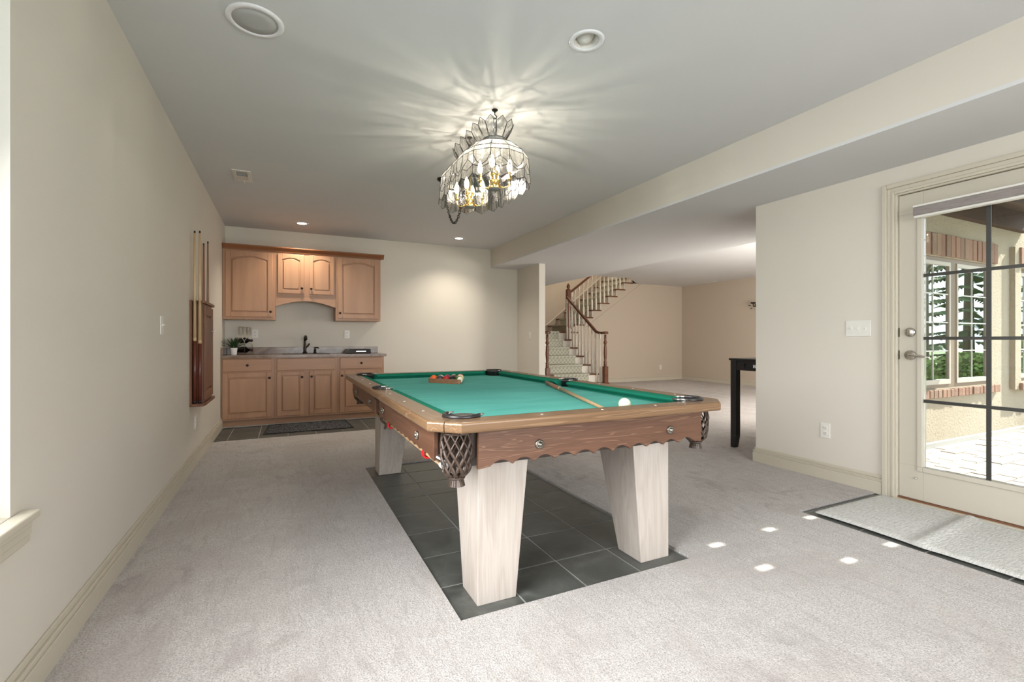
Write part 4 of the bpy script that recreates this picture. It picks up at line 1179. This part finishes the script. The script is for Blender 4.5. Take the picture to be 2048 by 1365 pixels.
def switch(c, nrm, gangs, label):
    t = thing('light_switch', label, 'light switch', c)
    rot = {'-y': 0, '+x': PI/2, '-x': -PI/2}[nrm]; w_ = .072+.046*(gangs-1)
    T_ = Matrix.Translation(c) @ Matrix.Rotation(rot, 4, 'Z')
    p = MB().box((-w_/2, -.006, -.058), (w_/2, 0, .058)).xf(T_).build('cover_plate', 'white', t, .003)
    for g in range(gangs):
        x = (g-(gangs-1)/2)*.046
        MB().box((x-.006, -.0075, -.013), (x+.006, -.005, .013)).xf(T_).build('toggle_slot', 'white', p, .001)
        s_ = 1 if g % 2 == 0 else -1
        MB().hexa([(x-.004, -.006, -.005), (x+.004, -.006, -.005), (x+.004, -.006, .005), (x-.004, -.006, .005)], [(x-.0035, -.018, .004*s_-.003), (x+.0035, -.018, .004*s_-.003), (x+.0035, -.018, .004*s_+.003), (x-.0035, -.018, .004*s_+.003)]).xf(T_).build('toggle', 'white', p)
        for z in (-.030, .030): MB().lathe([(0, 0), (.0028, 0), (.002, -.0012), (0, -.0014)], (x, -.006, z), 8, 'Y').xf(T_).build('screw', 'white', p)
switch((XD, 1.964, 1.152), '-x', 3, 'white three gang switch plate on the wall beside the patio door')
switch((XL, 3.57, 1.160), '+x', 1, 'white single switch on the long left wall before the cue rack')
switch((3.48, 6.55, 1.135), '-x', 1, 'white single switch on the short partition wall by the stairs')

# ------------------------------------------------------------------ ceiling fittings
spk = thing('ceiling_speaker', 'large round grey ceiling speaker near the left wall', 'speaker', (-.122, 2.45, ZC-.01))
MB().lathe([(.094, ZC-.004), (.096, ZC-.008), (.118, ZC-.006), (.121, ZC), (.094, ZC)], (-.122, 2.45, 0), 48).build('trim_ring', 'whiteplastic', spk)
MB().lathe([(0, ZC-.0075), (.05, ZC-.007), (.0945, ZC-.0045), (.0945, ZC-.001), (0, ZC-.001)], (-.122, 2.45, 0), 48).build('grille', 'speaker', spk)
def can(x, y, lit, label):
    t = thing('recessed_light', label, 'recessed light', (x, y, ZC-.006))
    if lit:
        MB().lathe([(.052, ZC-.002), (.055, ZC-.005), (.080, ZC-.004), (.083, ZC), (.052, ZC)], (x, y, 0), 36).build('trim_ring', 'whiteplastic', t)
        MB().lathe([(0, ZC-.0035), (.03, ZC-.0035), (.0525, ZC-.002), (.0525, ZC-.0005), (0, ZC-.0005)], (x, y, 0), 30).build('lens', 'lamp_lens', t)
        d = bpy.data.lights.new('downlight', 'SPOT'); d.energy = 46; d.spot_size = 2.2; d.spot_blend = .8; d.shadow_soft_size = .05; d.color = (1, .90, .76)
        o = bpy.data.objects.new('downlight', d); COL.objects.link(o); o.location = (x, y, ZC-.02)
    else:
        MB().lathe([(.062, ZC-.001), (.064, ZC-.005), (.082, ZC-.005), (.088, ZC), (.062, ZC)], (x, y, 0), 40).build('trim_ring', 'whiteplastic', t)
        MB().lathe([(.0625, ZC-.002), (.056, ZC+.03), (.052, ZC+.06), (0, ZC+.06)], (x, y, 0), 40, caps=False).build('baffle', 'white', t)
        m = MB(); pr = [(.044*math.sin(PI*i/16), -.044*math.cos(PI*i/16)) for i in range(1, 12)]
        m.lathe([(0, -.044)]+pr, (x+.004, y+.020, ZC+.045), 28); m.build('lamp_bulb', plain('frosted_bulb', (.62, .60, .56), .5), t)
    return t
can(1.327, 1.912, False, 'unlit recessed ceiling light between the speaker and patio door')
can(.193, 6.456, True, 'lit recessed ceiling light above the wall cabinets')
can(2.254, 6.429, True, 'lit recessed ceiling light beyond the glass pendant, over bare end wall')
# hole for the unlit can through the ceiling slab is hidden inside the slab: cut it
cut = MB().lathe([(.0615, ZC-.05), (.0615, ZC+.09)], (1.327, 1.912, 0), 40)
cme = bpy.data.meshes.new('cut'); cme.from_pydata(cut.v, [], cut.f); cob = bpy.data.objects.new('cut', cme); COL.objects.link(cob)
ce = bpy.data.objects['ceiling']; bo = ce.modifiers.new('hole', 'BOOLEAN'); bo.object = cob; bo.operation = 'DIFFERENCE'; bo.solver = 'EXACT'
dg = bpy.context.evaluated_depsgraph_get(); nm = bpy.data.meshes.new_from_object(ce.evaluated_get(dg)); ce.modifiers.clear(); ce.data = nm; bpy.data.objects.remove(cob)
vt = thing('ceiling_vent', 'small white rectangular ceiling vent near the left wall', 'vent', (-.34, 4.80, ZC-.008))
f = MB(); cells(f, 'Z', ZC-.007, ZC, -.412, -.268, 4.655, 4.965, [(-.382, -.298, 4.69, 4.93)]); f.build('frame', 'white', vt, .002)
MB().box((-.382, 4.69, ZC-.002), (-.298, 4.93, ZC-.0005)).build('opening', plain('vent_shadow_grey', (.20, .20, .18), .8), vt)
for i in range(7):
    y = 4.80+i*.018
    MB().hexa([(-.382, y, ZC-.007), (-.298, y, ZC-.007), (-.298, y+.016, ZC-.007), (-.382, y+.016, ZC-.007)], [(-.382, y+.006, ZC-.002), (-.298, y+.006, ZC-.002), (-.298, y+.018, ZC-.002), (-.382, y+.018, ZC-.002)]).build('slat', 'white', vt)
for i in range(5):
    y = 4.695+i*.021
    MB().box((-.382, y, ZC-.006), (-.298, y+.004, ZC-.002)).build('slat', 'speaker', vt)
MB().tube([(-.335, 4.94, ZC-.006), (-.335, 4.945, ZC-.022), (-.328, 4.95, ZC-.026)], .003, 6).build('damper_lever', 'white', vt)
hv = thing('ceiling_vent', 'thin ceiling vent at the tan end wall of the stair hall', 'vent', (9.48, 8.39, ZH-.006))
f = MB(); cells(f, 'Z', ZH-.006, ZH, 9.42, 9.54, 8.20, 8.58, [(9.44, 9.52, 8.22, 8.56)]); f.build('frame', 'white', hv)
MB().box((9.44, 8.22, ZH-.002), (9.52, 8.56, ZH-.0005)).build('opening', bpy.data.materials['vent_shadow_grey'], hv)
for i in range(6): MB().box((9.44+i*.0135, 8.22, ZH-.005), (9.444+i*.0135, 8.56, ZH-.002)).build('slat', 'white', hv)

# ------------------------------------------------------------------ billiard pendant of bevelled glass
PX_, PYA, PYB = 1.20, 2.74, 3.19
ch = thing('glass_pendant', 'long clear faceted glass pendant with petal crown, hung over the pool table', 'pendant light', (PX_, (PYA+PYB)/2, 2.03))
def ring_dirs(na, ns):
    """(centre, normal) list round a stadium: na segments per end, ns per straight side"""
    L = []
    for i in range(na): a = PI-PI*i/na*-1; L.append(((PX_, PYA), (math.cos(PI+PI*i/na), math.sin(PI+PI*i/na))))
    for i in range(ns): L.append(((PX_, PYA+(PYB-PYA)*i/ns), (1, 0)))
    for i in range(na): L.append(((PX_, PYB), (math.cos(PI*i/na), math.sin(PI*i/na))))
    for i in range(ns): L.append(((PX_, PYB-(PYB-PYA)*i/ns), (-1, 0)))
    return L
RD = ring_dirs(6, 4); NP = len(RD)
def rp(i, r, z, RDx=None, f=0.0):
    Q = RDx or RD; n_ = len(Q); (c, n), (c2, n2) = Q[i % n_], Q[(i+1) % n_]
    a = Vector((c[0]+n[0]*r, c[1]+n[1]*r, z)); b = Vector((c2[0]+n2[0]*r, c2[1]+n2[1]*r, z))
    return a.lerp(b, f)
Z_SH, Z_BD, Z_SK, Z_TIP = 2.235, 2.205, 2.062, 2.034
R_CR, R_MD, R_SH, R_BD, R_SK = .070, .135, .203, .214, .226
Z_CR, Z_MD = 2.318, 2.290
def pane(pts, name, mat, th=.003):
    """flat glass piece with thickness; pts ordered"""
    pts = [Vector(p) for p in pts]; c = sum(pts, Vector())/len(pts)
    nrm = Vector()
    for i in range(len(pts)): nrm += (pts[i]-c).cross(pts[(i+1) % len(pts)]-c)
    nrm.normalize()
    m = MB(); n_ = len(pts)
    m._add(pts, [tuple(range(n_))]); return m.build(name, mat, ch)
lead = MB(); LR = .0021
def came(*pts): lead.tube(pts, LR, 5)
for i in range(NP):
    a, b = rp(i, R_SK, Z_SK), rp(i+1, R_SK, Z_SK); t0, t1 = rp(i, R_BD, Z_BD), rp(i+1, R_BD, Z_BD)
    tip = rp(i, R_SK+.002, Z_TIP, f=.5)
    pane([t0, t1, b, tip, a], 'skirt_pane', 'skirtglass')
    came(t0, a); came(a, tip, b); came(t0, t1)
    # swag arcs half way down the skirt
    m0, m1 = t0.lerp(a, .62), t1.lerp(b, .62)
    mid_hi = t0.lerp(a, .30).lerp(t1.lerp(b, .30), .5)
    if i % 2 == 0:
        came(m0, m0.lerp(m1, .2)+Vector((0, 0, .020)), mid_hi+Vector((0, 0, .0)), m0.lerp(m1, .8)+Vector((0, 0, .020)), m1)
        came(t0.lerp(t1, .5), mid_hi)
    else:
        lo = t0.lerp(a, .66).lerp(t1.lerp(b, .66), .5)
        came(t0.lerp(a, .2), t0.lerp(a, .5).lerp(t1.lerp(b, .5), .2), lo, t0.lerp(a, .5).lerp(t1.lerp(b, .5), .8), t1.lerp(b, .2))
    came(m0, m0.lerp(m1, .5)-Vector((0, 0, .022)), m1)
    s0, s1 = rp(i, R_SH, Z_SH), rp(i+1, R_SH, Z_SH)
    pane([s0, s1, t1, t0], 'band_pane', 'domeglass')
    came(s0, s1); came(s0, t0)
    d0, d1 = rp(i, R_MD, Z_MD), rp(i+1, R_MD, Z_MD)
    u0, u1 = rp(i, R_CR, Z_CR), rp(i+1, R_CR, Z_CR)
    dm = rp(i, R_MD+.02, Z_MD-.006, f=.5)
    pane([s0, d0, dm, d1, s1], 'dome_pane', 'domeglass')
    pane([d0, u0, u1, d1, dm], 'dome_pane', 'domeglass')
    came(s0, d0); came(d0, dm, d1)
    if i % 2 == 0: came(d0, u0)
    else: came(d0, u0.lerp(u1, .5))
# crown band and petals
bd = MB()
RC = ring_dirs(5, 4); NC = len(RC)
for i in range(NC):
    a, b = rp(i, R_CR, Z_CR-.002, RC), rp(i+1, R_CR, Z_CR-.002, RC); c, d = rp(i+1, R_CR+.003, Z_CR+.020, RC), rp(i, R_CR+.003, Z_CR+.020, RC)
    bd.quad(a, b, c, d)
    came(a, b); came(d, c)
pane([rp(i, R_CR, Z_CR-.001, RC) for i in range(NC)], 'added_crown_plate', 'domeglass')  # glass cap added to dim the hot spot above the pendant
bd.build('crown_band', plain('pewter_band', (.30, .30, .29), .4, .8), ch)
for i in range(NC):
    a, b = rp(i, R_CR+.003, Z_CR+.020, RC, .08), rp(i, R_CR+.003, Z_CR+.020, RC, .92)
    c, d = rp(i, R_CR+.045, Z_CR+.095, RC, 1.0), rp(i, R_CR+.045, Z_CR+.095, RC, 0.0)
    tip = rp(i, R_CR+.058, Z_CR+.128, RC, .5)
    pane([a, b, c, tip, d], 'petal_pane', 'petalglass'); came(a, d, tip, c, b)
lead.build('leading', plain('dark_lead_came', (.035, .035, .034), .45, .7), ch)
# hanging gear: crown bar, hooks, chains
def chain(pts, pitch, name, par, r=.0016, ll=.026):
    m = MB(); P = [Vector(p) for p in pts]
    L = [0]
    for a, b in zip(P, P[1:]): L.append(L[-1]+(b-a).length)
    n_ = max(1, int(L[-1]/pitch))
    for i in range(n_):
        s_ = (i+.5)*L[-1]/n_; k = max(j for j in range(len(L)) if L[j] <= s_); k = min(k, len(P)-2)
        t = (s_-L[k])/(L[k+1]-L[k]); c = P[k].lerp(P[k+1], t); d = (P[k+1]-P[k]).normalized()
        o = d.orthogonal().normalized(); o = o if i % 2 else d.cross(o).normalized()
        ring = [c+d*(ll/2*math.cos(2*PI*j/10))+o*(ll*.28*math.sin(2*PI*j/10)) for j in range(10)]
        m.tube(ring, r, 5, False, True, True)
    return m.build(name, 'black_metal', par)
for y in (PYA, PYB):
    m = MB(); m.lathe([(0, ZC), (.020, ZC), (.018, ZC-.006), (.006, ZC-.012), (.004, ZC-.020), (0, ZC-.021)], (PX_, y, 0), 14)
    m.tube([(PX_, y, ZC-.018), (PX_, y, ZC-.030), (PX_+.014, y, ZC-.040), (PX_+.010, y, ZC-.054), (PX_-.006, y, ZC-.060), (PX_-.016, y, ZC-.050)], .0032, 7)
    hk = m.build('ceiling_hook', 'black_metal', ch)
    chain([(PX_, y, ZC-.052), (PX_, y, Z_CR+.005)], .026, 'chain', ch, .0017, .034)
m = MB(); m.box((PX_-.004, PYA-.07, Z_CR-.004), (PX_+.004, PYB+.07, Z_CR+.002))
for y in (PYA, PYB, (PYA+PYB)/2): m.box((PX_-.070, y-.004, Z_CR-.004), (PX_+.070, y+.004, Z_CR+.002))
m.build('spider_bar', 'black_metal', ch)
m = MB(); m.lathe([(0, ZC), (.062, ZC), (.060, ZC-.010), (.045, ZC-.022), (.012, ZC-.028), (0, ZC-.03)], (1.30, 4.12, 0), 24); m.build('ceiling_canopy', 'black_metal', ch)
sw_ = []
for i in range(17):
    t = i/16; sw_.append((1.30+(PX_-1.30)*t, 4.12+(PYB-4.12)*t, ZC-.03-.46*(1-(2*t-1)**2)-.03*t))
chain(sw_, .026, 'swag_chain', ch, .0026, .036)
# two brass clusters with candle bulbs
PEND_W = 2.4
for y in (PYA, PYB):
    m = MB()
    m.lathe([(0, 2.026), (.040, 2.026), (.042, 2.031), (.034, 2.036), (.033, 2.075), (.036, 2.078), (.033, 2.082), (.031, 2.125), (.034, 2.13), (.024, 2.14), (.008, 2.15), (.007, Z_CR), (0, Z_CR)], (PX_, y, 0), 24)
    cl = m.build('brass_column', 'brass', ch)
    MB().lathe([(0, 2.0245), (.0395, 2.0245), (.0395, 2.0262), (0, 2.0262)], (PX_, y, 0), 24).build('base_disc', plain('grey_disc', (.20, .20, .19), .5), cl)
    for j in range(4):
        a = PI*.25+PI/2*j+.2; dx, dy = math.cos(a), math.sin(a)
        q = lambda r, z: (PX_+dx*r, y+dy*r, z)
        m = MB(); m.tube([q(.032, 2.045), q(.055, 2.034), (q(.080, 2.036)), q(.094, 2.052), q(.095, 2.082)], .0042, 7)
        m.lathe([(0, 2.080), (.012, 2.082), (.014, 2.088), (.011, 2.092), (.0105, 2.125), (.012, 2.128), (0, 2.13)], q(.095, 0), 12)
        m.build('candle_arm', 'brass', cl)
        m = MB(); m.lathe([(.006, 2.128), (.0135, 2.142), (.0165, 2.158), (.0145, 2.178), (.008, 2.198), (.0025, 2.212), (0, 2.213)], q(.095, 0), 12)
        m.build('candle_bulb', 'bulb', cl)
        d = bpy.data.lights.new('candle_light', 'POINT'); d.energy = PEND_W; d.shadow_soft_size = .003; d.color = (1, .93, .80)
        o = bpy.data.objects.new('candle_light', d); COL.objects.link(o); o.location = (PX_+dx*.095, y+dy*.095, 2.219)

# ------------------------------------------------------------------ staircase
stc = thing('staircase', 'turning staircase with oak treads, white balusters and sage patterned runner', 'staircase', (5.3, 7.93, .01))
SX0, SX1 = 4.62, 5.95
def yn(k): return 7.93+.25*(k-1)
def tread(poly, z, t=.028): return MB().prism(poly, 'Z', z-t, z).build('tread', 'stairwood', stc, .006)
for k in range(1, 7):
    y = yn(k); x0, x1 = (SX0-.03, SX1+.03) if k > 1 else (SX0-.14, SX1+.15)
    z = RISE*k
    if k == 1:
        p = [(SX0-.03, y+.27), (SX0-.14, y+.18), (SX0-.16, y+.06), (SX0-.08, y-.03), (SX1+.09, y-.03), (SX1+.17, y+.06), (SX1+.15, y+.18), (SX1+.03, y+.27)]
        tread(p, z)
        MB().prism([(a+(.02 if a < 5 else -.02), b+.02) for a, b in p], 'Z', .008, z-.028).build('riser', 'whitepaint', stc)
    else:
        tread([(x0, y-.03), (x1, y-.03), (x1, y+.26), (x0, y+.26)], z)
        MB().box((SX0, y, RISE*(k-1)), (SX1, y+.02, z-.028)).build('riser', 'whitepaint', stc)
        sk = MB().box((SX1-.015, y+.02, .01), (SX1, y+.25, z-.028)).build('stringer', 'whitepaint', stc)
# landing
y7 = yn(7)-.05
tread([(SX0-.9, y7-.03), (SX1+.03, y7-.03), (6.02, 9.42), (6.30, 9.42), (6.30, YF-.01), (SX0-.9, YF-.01)], RISE*7)
MB().box((SX0, y7, RISE*6), (SX1, y7+.02, RISE*7-.028)).build('riser', 'whitepaint', stc)
for k in range(8, 17):
    x = nose(k); z = RISE*k
    tread([(x-.03, YH-.03), (x+RUN+.02, YH-.03), (x+RUN+.02, YF-.03), (x-.03, YF-.03)], z)
    MB().box((x, YH+.002, RISE*(k-1)), (x+.018, YF-.03, z-.028)).build('riser', 'whitepaint', stc)
# runner carpet pieces
RX0, RX1 = 4.86, 5.72
for k in range(1, 8):
    y = yn(k) if k < 7 else y7; z = RISE*k
    m = MB()
    m.box((RX0, y-.040, z-.034), (RX1, y+(.25 if k < 7 else .9), z+.010)); m.box((RX0, y-.010, RISE*(k-1)+.011 if k > 1 else .012), (RX1, y, z-.034))
    m.build('runner_step', 'runner', stc, .006)
for k in range(8, 17):
    x = nose(k); z = RISE*k
    m = MB(); m.box((x-.040, 9.66, z-.034), (x+RUN-.01, 10.50, z+.010)); m.box((x-.010, 9.66, RISE*(k-1)+.011), (x, 10.50, z-.034)); m.build('runner_step', 'runner', stc, .006)
# wall skirt along the far wall
m = MB(); a = Vector((5.2, 1.26+.20)); b0 = Vector((nose(8)-.1, 1.26+.20)); b1 = Vector((nose(16)+.2, RISE*16+.33))
m.prism([(3.6, 1.26), (nose(8), 1.26), (nose(16)+.3, RISE*16+.0), tuple(b1), tuple(b0), (3.6, 1.46)], 'Y', YF-.028, YF-.002); m.build('wall_skirt', 'wall_hall', stc)
d = (b1-b0).normalized(); nr = Vector((-d.y, d.x))
m = MB(); m.prism([tuple(b0-nr*.03), tuple(b1-nr*.03), tuple(b1), tuple(b0)], 'Y', YF-.040, YF-.028); m.build('skirt_cap', 'whitepaint', stc)
# balusters (white, turned) and newels (oak, turned)
def bal_profile(h):
    return [(.0, 0), (.0165, 0), (.0165, h*.30), (.012, h*.315), (.019, h*.33), (.012, h*.345), (.0165, h*.37), (.0185, h*.45), (.0135, h*.62), (.0085, h*.80), (.012, h*.82), (.008, h*.84), (.0125, h*.87), (.0125, h), (0, h)]
def baluster(x, y, z0, z1):
    h = z1-z0
    m = MB(); m.box((x-.017, y-.017, z0), (x+.017, y+.017, z0+h*.30)); m.box((x-.013, y-.013, z0+h*.88), (x+.013, y+.013, z1))
    m.lathe([(r, z) for r, z in bal_profile(h)[2:13]], (x, y, z0), 8); m.build('baluster', 'whitepaint', stc)
SL = RISE/.25
RX = SX1-.03
def rail_z(y): return RISE*2+.86+SL*(y-yn(2))
for k in range(2, 7):
    for f in (.035, .155): y = yn(k)+f; baluster(RX, y, RISE*k, rail_z(y)-.02)
baluster(RX+.02, yn(1)+.14, RISE, rail_z(yn(1)+.28)-.03); baluster(RX, yn(1)+.235, RISE, rail_z(yn(1)+.27)-.02)
for k in range(1, 3): baluster(SX0+.03, yn(k)+.20, RISE*k, RISE*k+.88)
def newel(x, y, z0, h, finial=False):
    m = MB(); b = .044
    m.box((x-b, y-b, z0), (x+b, y+b, z0+h*.34))
    m.lathe([(b*.9, h*.34), (b*.6, h*.36), (b*.85, h*.38), (b*.6, h*.40), (b*.85, h*.43), (b*.55, h*.455), (b*.62, h*.50), (b*.80, h*.62), (b*.60, h*.76), (b*.50, h*.80), (b*.82, h*.82), (b*.82, h*.85), (b*.50, h*.87), (b*.55, h*.90), (b*.5, h)], (x, y, z0), 14)
    if finial:
        m.box((x-b, y-b, z0+h*.62), (x+b, y+b, z0+h)); m.lathe([(b*1.15, 0), (b*1.2, .012), (b*.7, .025), (b*.45, .035), (b*.85, .055), (b*.95, .085), (b*.6, .125), (b*.15, .155), (0, .16)], (x, y, z0+h), 14)
    m.build('newel_post', 'stairwood', stc)
NZ = RISE+1.02
newel(SX1+.035, yn(1)+.03, RISE, 1.0); newel(SX0-.02, yn(1)+.03, RISE, 1.0)
LNX, LNY = 5.985, 9.375
newel(LNX, LNY, RISE*7-.3, 1.28, True)
def handrail(pts, label=None):
    m = MB(); P = [Vector(p) for p in pts]
    for a, b in zip(P, P[1:]):
        d = (b-a).normalized(); s_ = d.cross(Vector((0, 0, 1))).normalized()*.030; up = s_.cross(d).normalized()
        e = d*.012
        A = [a-e-s_, a-e+s_, a-e+s_*.7+up*.050, a-e-s_*.7+up*.050]; B = [b+e-s_, b+e+s_, b+e+s_*.7+up*.050, b+e-s_*.7+up*.050]
        m.hexa([A[0], A[1], B[1], B[0]], [A[3], A[2], B[2], B[3]])
    return m.build('handrail', 'stairwood', stc, .008)
handrail([(SX1+.035, yn(1)+.03, NZ-.012), (SX1+.0, yn(1)+.17, NZ-.012), (RX, yn(1)+.27, rail_z(yn(1)+.27)-.01), (RX, LNY-.03, rail_z(LNY-.03)-.01)])
for x in (SX1+.035, SX0-.02): MB().lathe([(0, -.012), (.058, -.010), (.066, .006), (.062, .034), (.040, .044), (0, .046)], (x, yn(1)+.03, NZ), 20).build('newel_cap', 'stairwood', stc)
handrail([(SX0-.02, yn(1)+.03, NZ-.012), (SX0+.02, yn(1)+.20, NZ-.01), (SX0+.03, yn(1)+.35, NZ+.08), (SX0+.03, yn(4), NZ+.55)])
UY = YH+.045; SLU = RISE/RUN
def urail(x): return RISE*8+.82+SLU*(x-nose(8))
handrail([(LNX+.04, UY-.03, urail(LNX+.04)), (nose(16), UY, urail(nose(16)))])
for k in range(8, 16):
    for f in (.03, .15): x = nose(k)+f; baluster(x, UY, RISE*k, urail(x))
baluster(6.07, UY, RISE*7, urail(6.07)); baluster(6.16, UY, RISE*7, urail(6.16))

# ------------------------------------------------------------------ hall furniture
tb = thing('game_table', 'tall black table with tapered legs partly hidden behind the cream wall', 'table', (4.29, 3.02, .01))
TT0, TT1, TY_0, TY_1 = 3.955, 4.62, 2.775, 3.268
MB().box((TT0, TY_0, .868), (TT1, TY_1, .889)).build('tabletop', 'black_furn', tb, .004)
for x, sx_ in ((TT0+.012, 1), (TT1-.012, -1)):
    for y, sy in ((TY_0+.012, 1), (TY_1-.012, -1)):
        X_ = sorted((x, x+sx_*.062)); Y_ = sorted((y, y+sy*.062)); XA = sorted((x, x+sx_*.062)); YA = sorted((y, y+sy*.040))
        m = MB(); m.box((X_[0], Y_[0], .13), (X_[1], Y_[1], .868))
        m.hexa([(XA[0], YA[0], .0135), (XA[1], YA[0], .0135), (XA[1], YA[1], .0135), (XA[0], YA[1], .0105)], [(X_[0], Y_[0], .13), (X_[1], Y_[0], .13), (X_[1], Y_[1], .13), (X_[0], Y_[1], .13)])
        m.build('leg', 'black_furn', tb, .002)
ax0 = TT0+.020
m = MB(); cells(m, 'X', ax0, ax0+.018, TY_0+.074, TY_1-.074, .775, .868, [(2.90, 3.105, .800, .838)]); m.build('apron', 'black_furn', tb)
MB().box((TT1-.038, TY_0+.074, .775), (TT1-.020, TY_1-.074, .868)).build('apron', 'black_furn', tb)
for y in (TY_0+.020, TY_1-.038): MB().box((TT0+.074, y, .775), (TT1-.074, y+.018, .868)).build('apron', 'black_furn', tb)
MB().box((ax0+.010, 2.90, .800), (ax0+.016, 3.105, .838)).build('slot', 'dark', tb)
m = MB(); hy_, hz = 3.003, .8185; xx = ax0+.004
for s_ in (-1, 1):
    m.box((xx, hy_+s_*.009-.003, hz-.012), (xx+.006, hy_+s_*.009+.003, hz+.012))
    for z in (-1, 1): m.box((xx, hy_+s_*.009-.0058, hz+z*.0125-.002), (xx+.006, hy_+s_*.009+.0058, hz+z*.0125+.002))
m.box((xx, hy_-.0058, hz-.003), (xx+.006, hy_+.0058, hz+.003))
m.build('letter_emblem', 'whiteplastic', tb, label='white letter H')
sc_ = thing('wall_sconce', 'small dark leafy wall sconce on the tan hall end wall', 'wall sconce', (XH, 7.22, 1.80))
m = MB(); m.lathe([(0, 0), (.05, 0), (.045, -.02), (.02, -.035), (0, -.036)], (XH, 7.20, 1.86), 14, 'X'); m.build('back_plate', 'bronze', sc_)
m = MB(); m.tube([(XH-.03, 7.20, 1.86), (XH-.08, 7.20, 1.82), (XH-.13, 7.20, 1.83), (XH-.14, 7.20, 1.88)], .009, 7); m.lathe([(.012, 0), (.05, .01), (.055, .03), (.05, .035), (0, .03)], (XH-.14, 7.20, 1.88), 12); m.build('arm', 'bronze', sc_)
for i in range(7):
    a = i*.9; m = MB(); c = Vector((XH-.09-.03*math.cos(a*2), 7.22+.04*math.cos(a), 1.84+.04*math.sin(a)))
    dd_ = Vector((-.3, math.cos(a), math.sin(a)+.3)).normalized(); s_ = dd_.orthogonal().normalized()
    m.quad(c, c+dd_*.04+s_*.018, c+dd_*.085, c+dd_*.04-s_*.018); m.build('leaf', 'leaf', sc_)

# ------------------------------------------------------------------ door mat with a fold across it
MX0, MX1, MY0, MY1 = 2.925, 3.640, .30, 1.795
nx, ny = 36, 90; vs = []; fs = []
rnd = random.Random(9)
def mat_z(x, y):
    yc = 1.27+.05*(x-MX0)/.7
    return .026+.016*math.exp(-((y-yc)/.035)**2)-.004*math.exp(-((y-yc-.06)/.03)**2)
for i in range(nx+1):
    for j in range(ny+1):
        u_, v_ = i/nx, j/ny
        x = MX0+(MX1-MX0)*u_; y = MY0+(MY1-MY0)*v_
        if i == 0: x += .004*math.sin(y*9)-.010*math.exp(-((y-1.25)/.05)**2)
        e = min(u_*(MX1-MX0), (1-u_)*(MX1-MX0), v_*(MY1-MY0), (1-v_)*(MY1-MY0))
        z = mat_z(x, y)-.008*max(0, 1-e/.022)**2+rnd.uniform(-.0012, .0012)
        vs.append((x, y, z))
nb = len(vs)
for i in range(nx):
    for j in range(ny):
        a = i*(ny+1)+j; fs.append((a, a+ny+1, a+ny+2, a+1))
edge = [i*(ny+1) for i in range(nx+1)]+[nx*(ny+1)+j for j in range(1, ny+1)]+[i*(ny+1)+ny for i in range(nx-1, -1, -1)]+[j for j in range(ny-1, 0, -1)]
low = [(vs[e][0], vs[e][1], .012) for e in edge]
ne = len(edge)
for q in range(ne): fs.append((edge[(q+1) % ne], edge[q], nb+q, nb+(q+1) % ne))
mt = MB()._add(vs+low, fs, True)
mt.build('door_mat', 'chenille', label='cream chenille mat with a fold, lying inside the patio door', cat='mat')
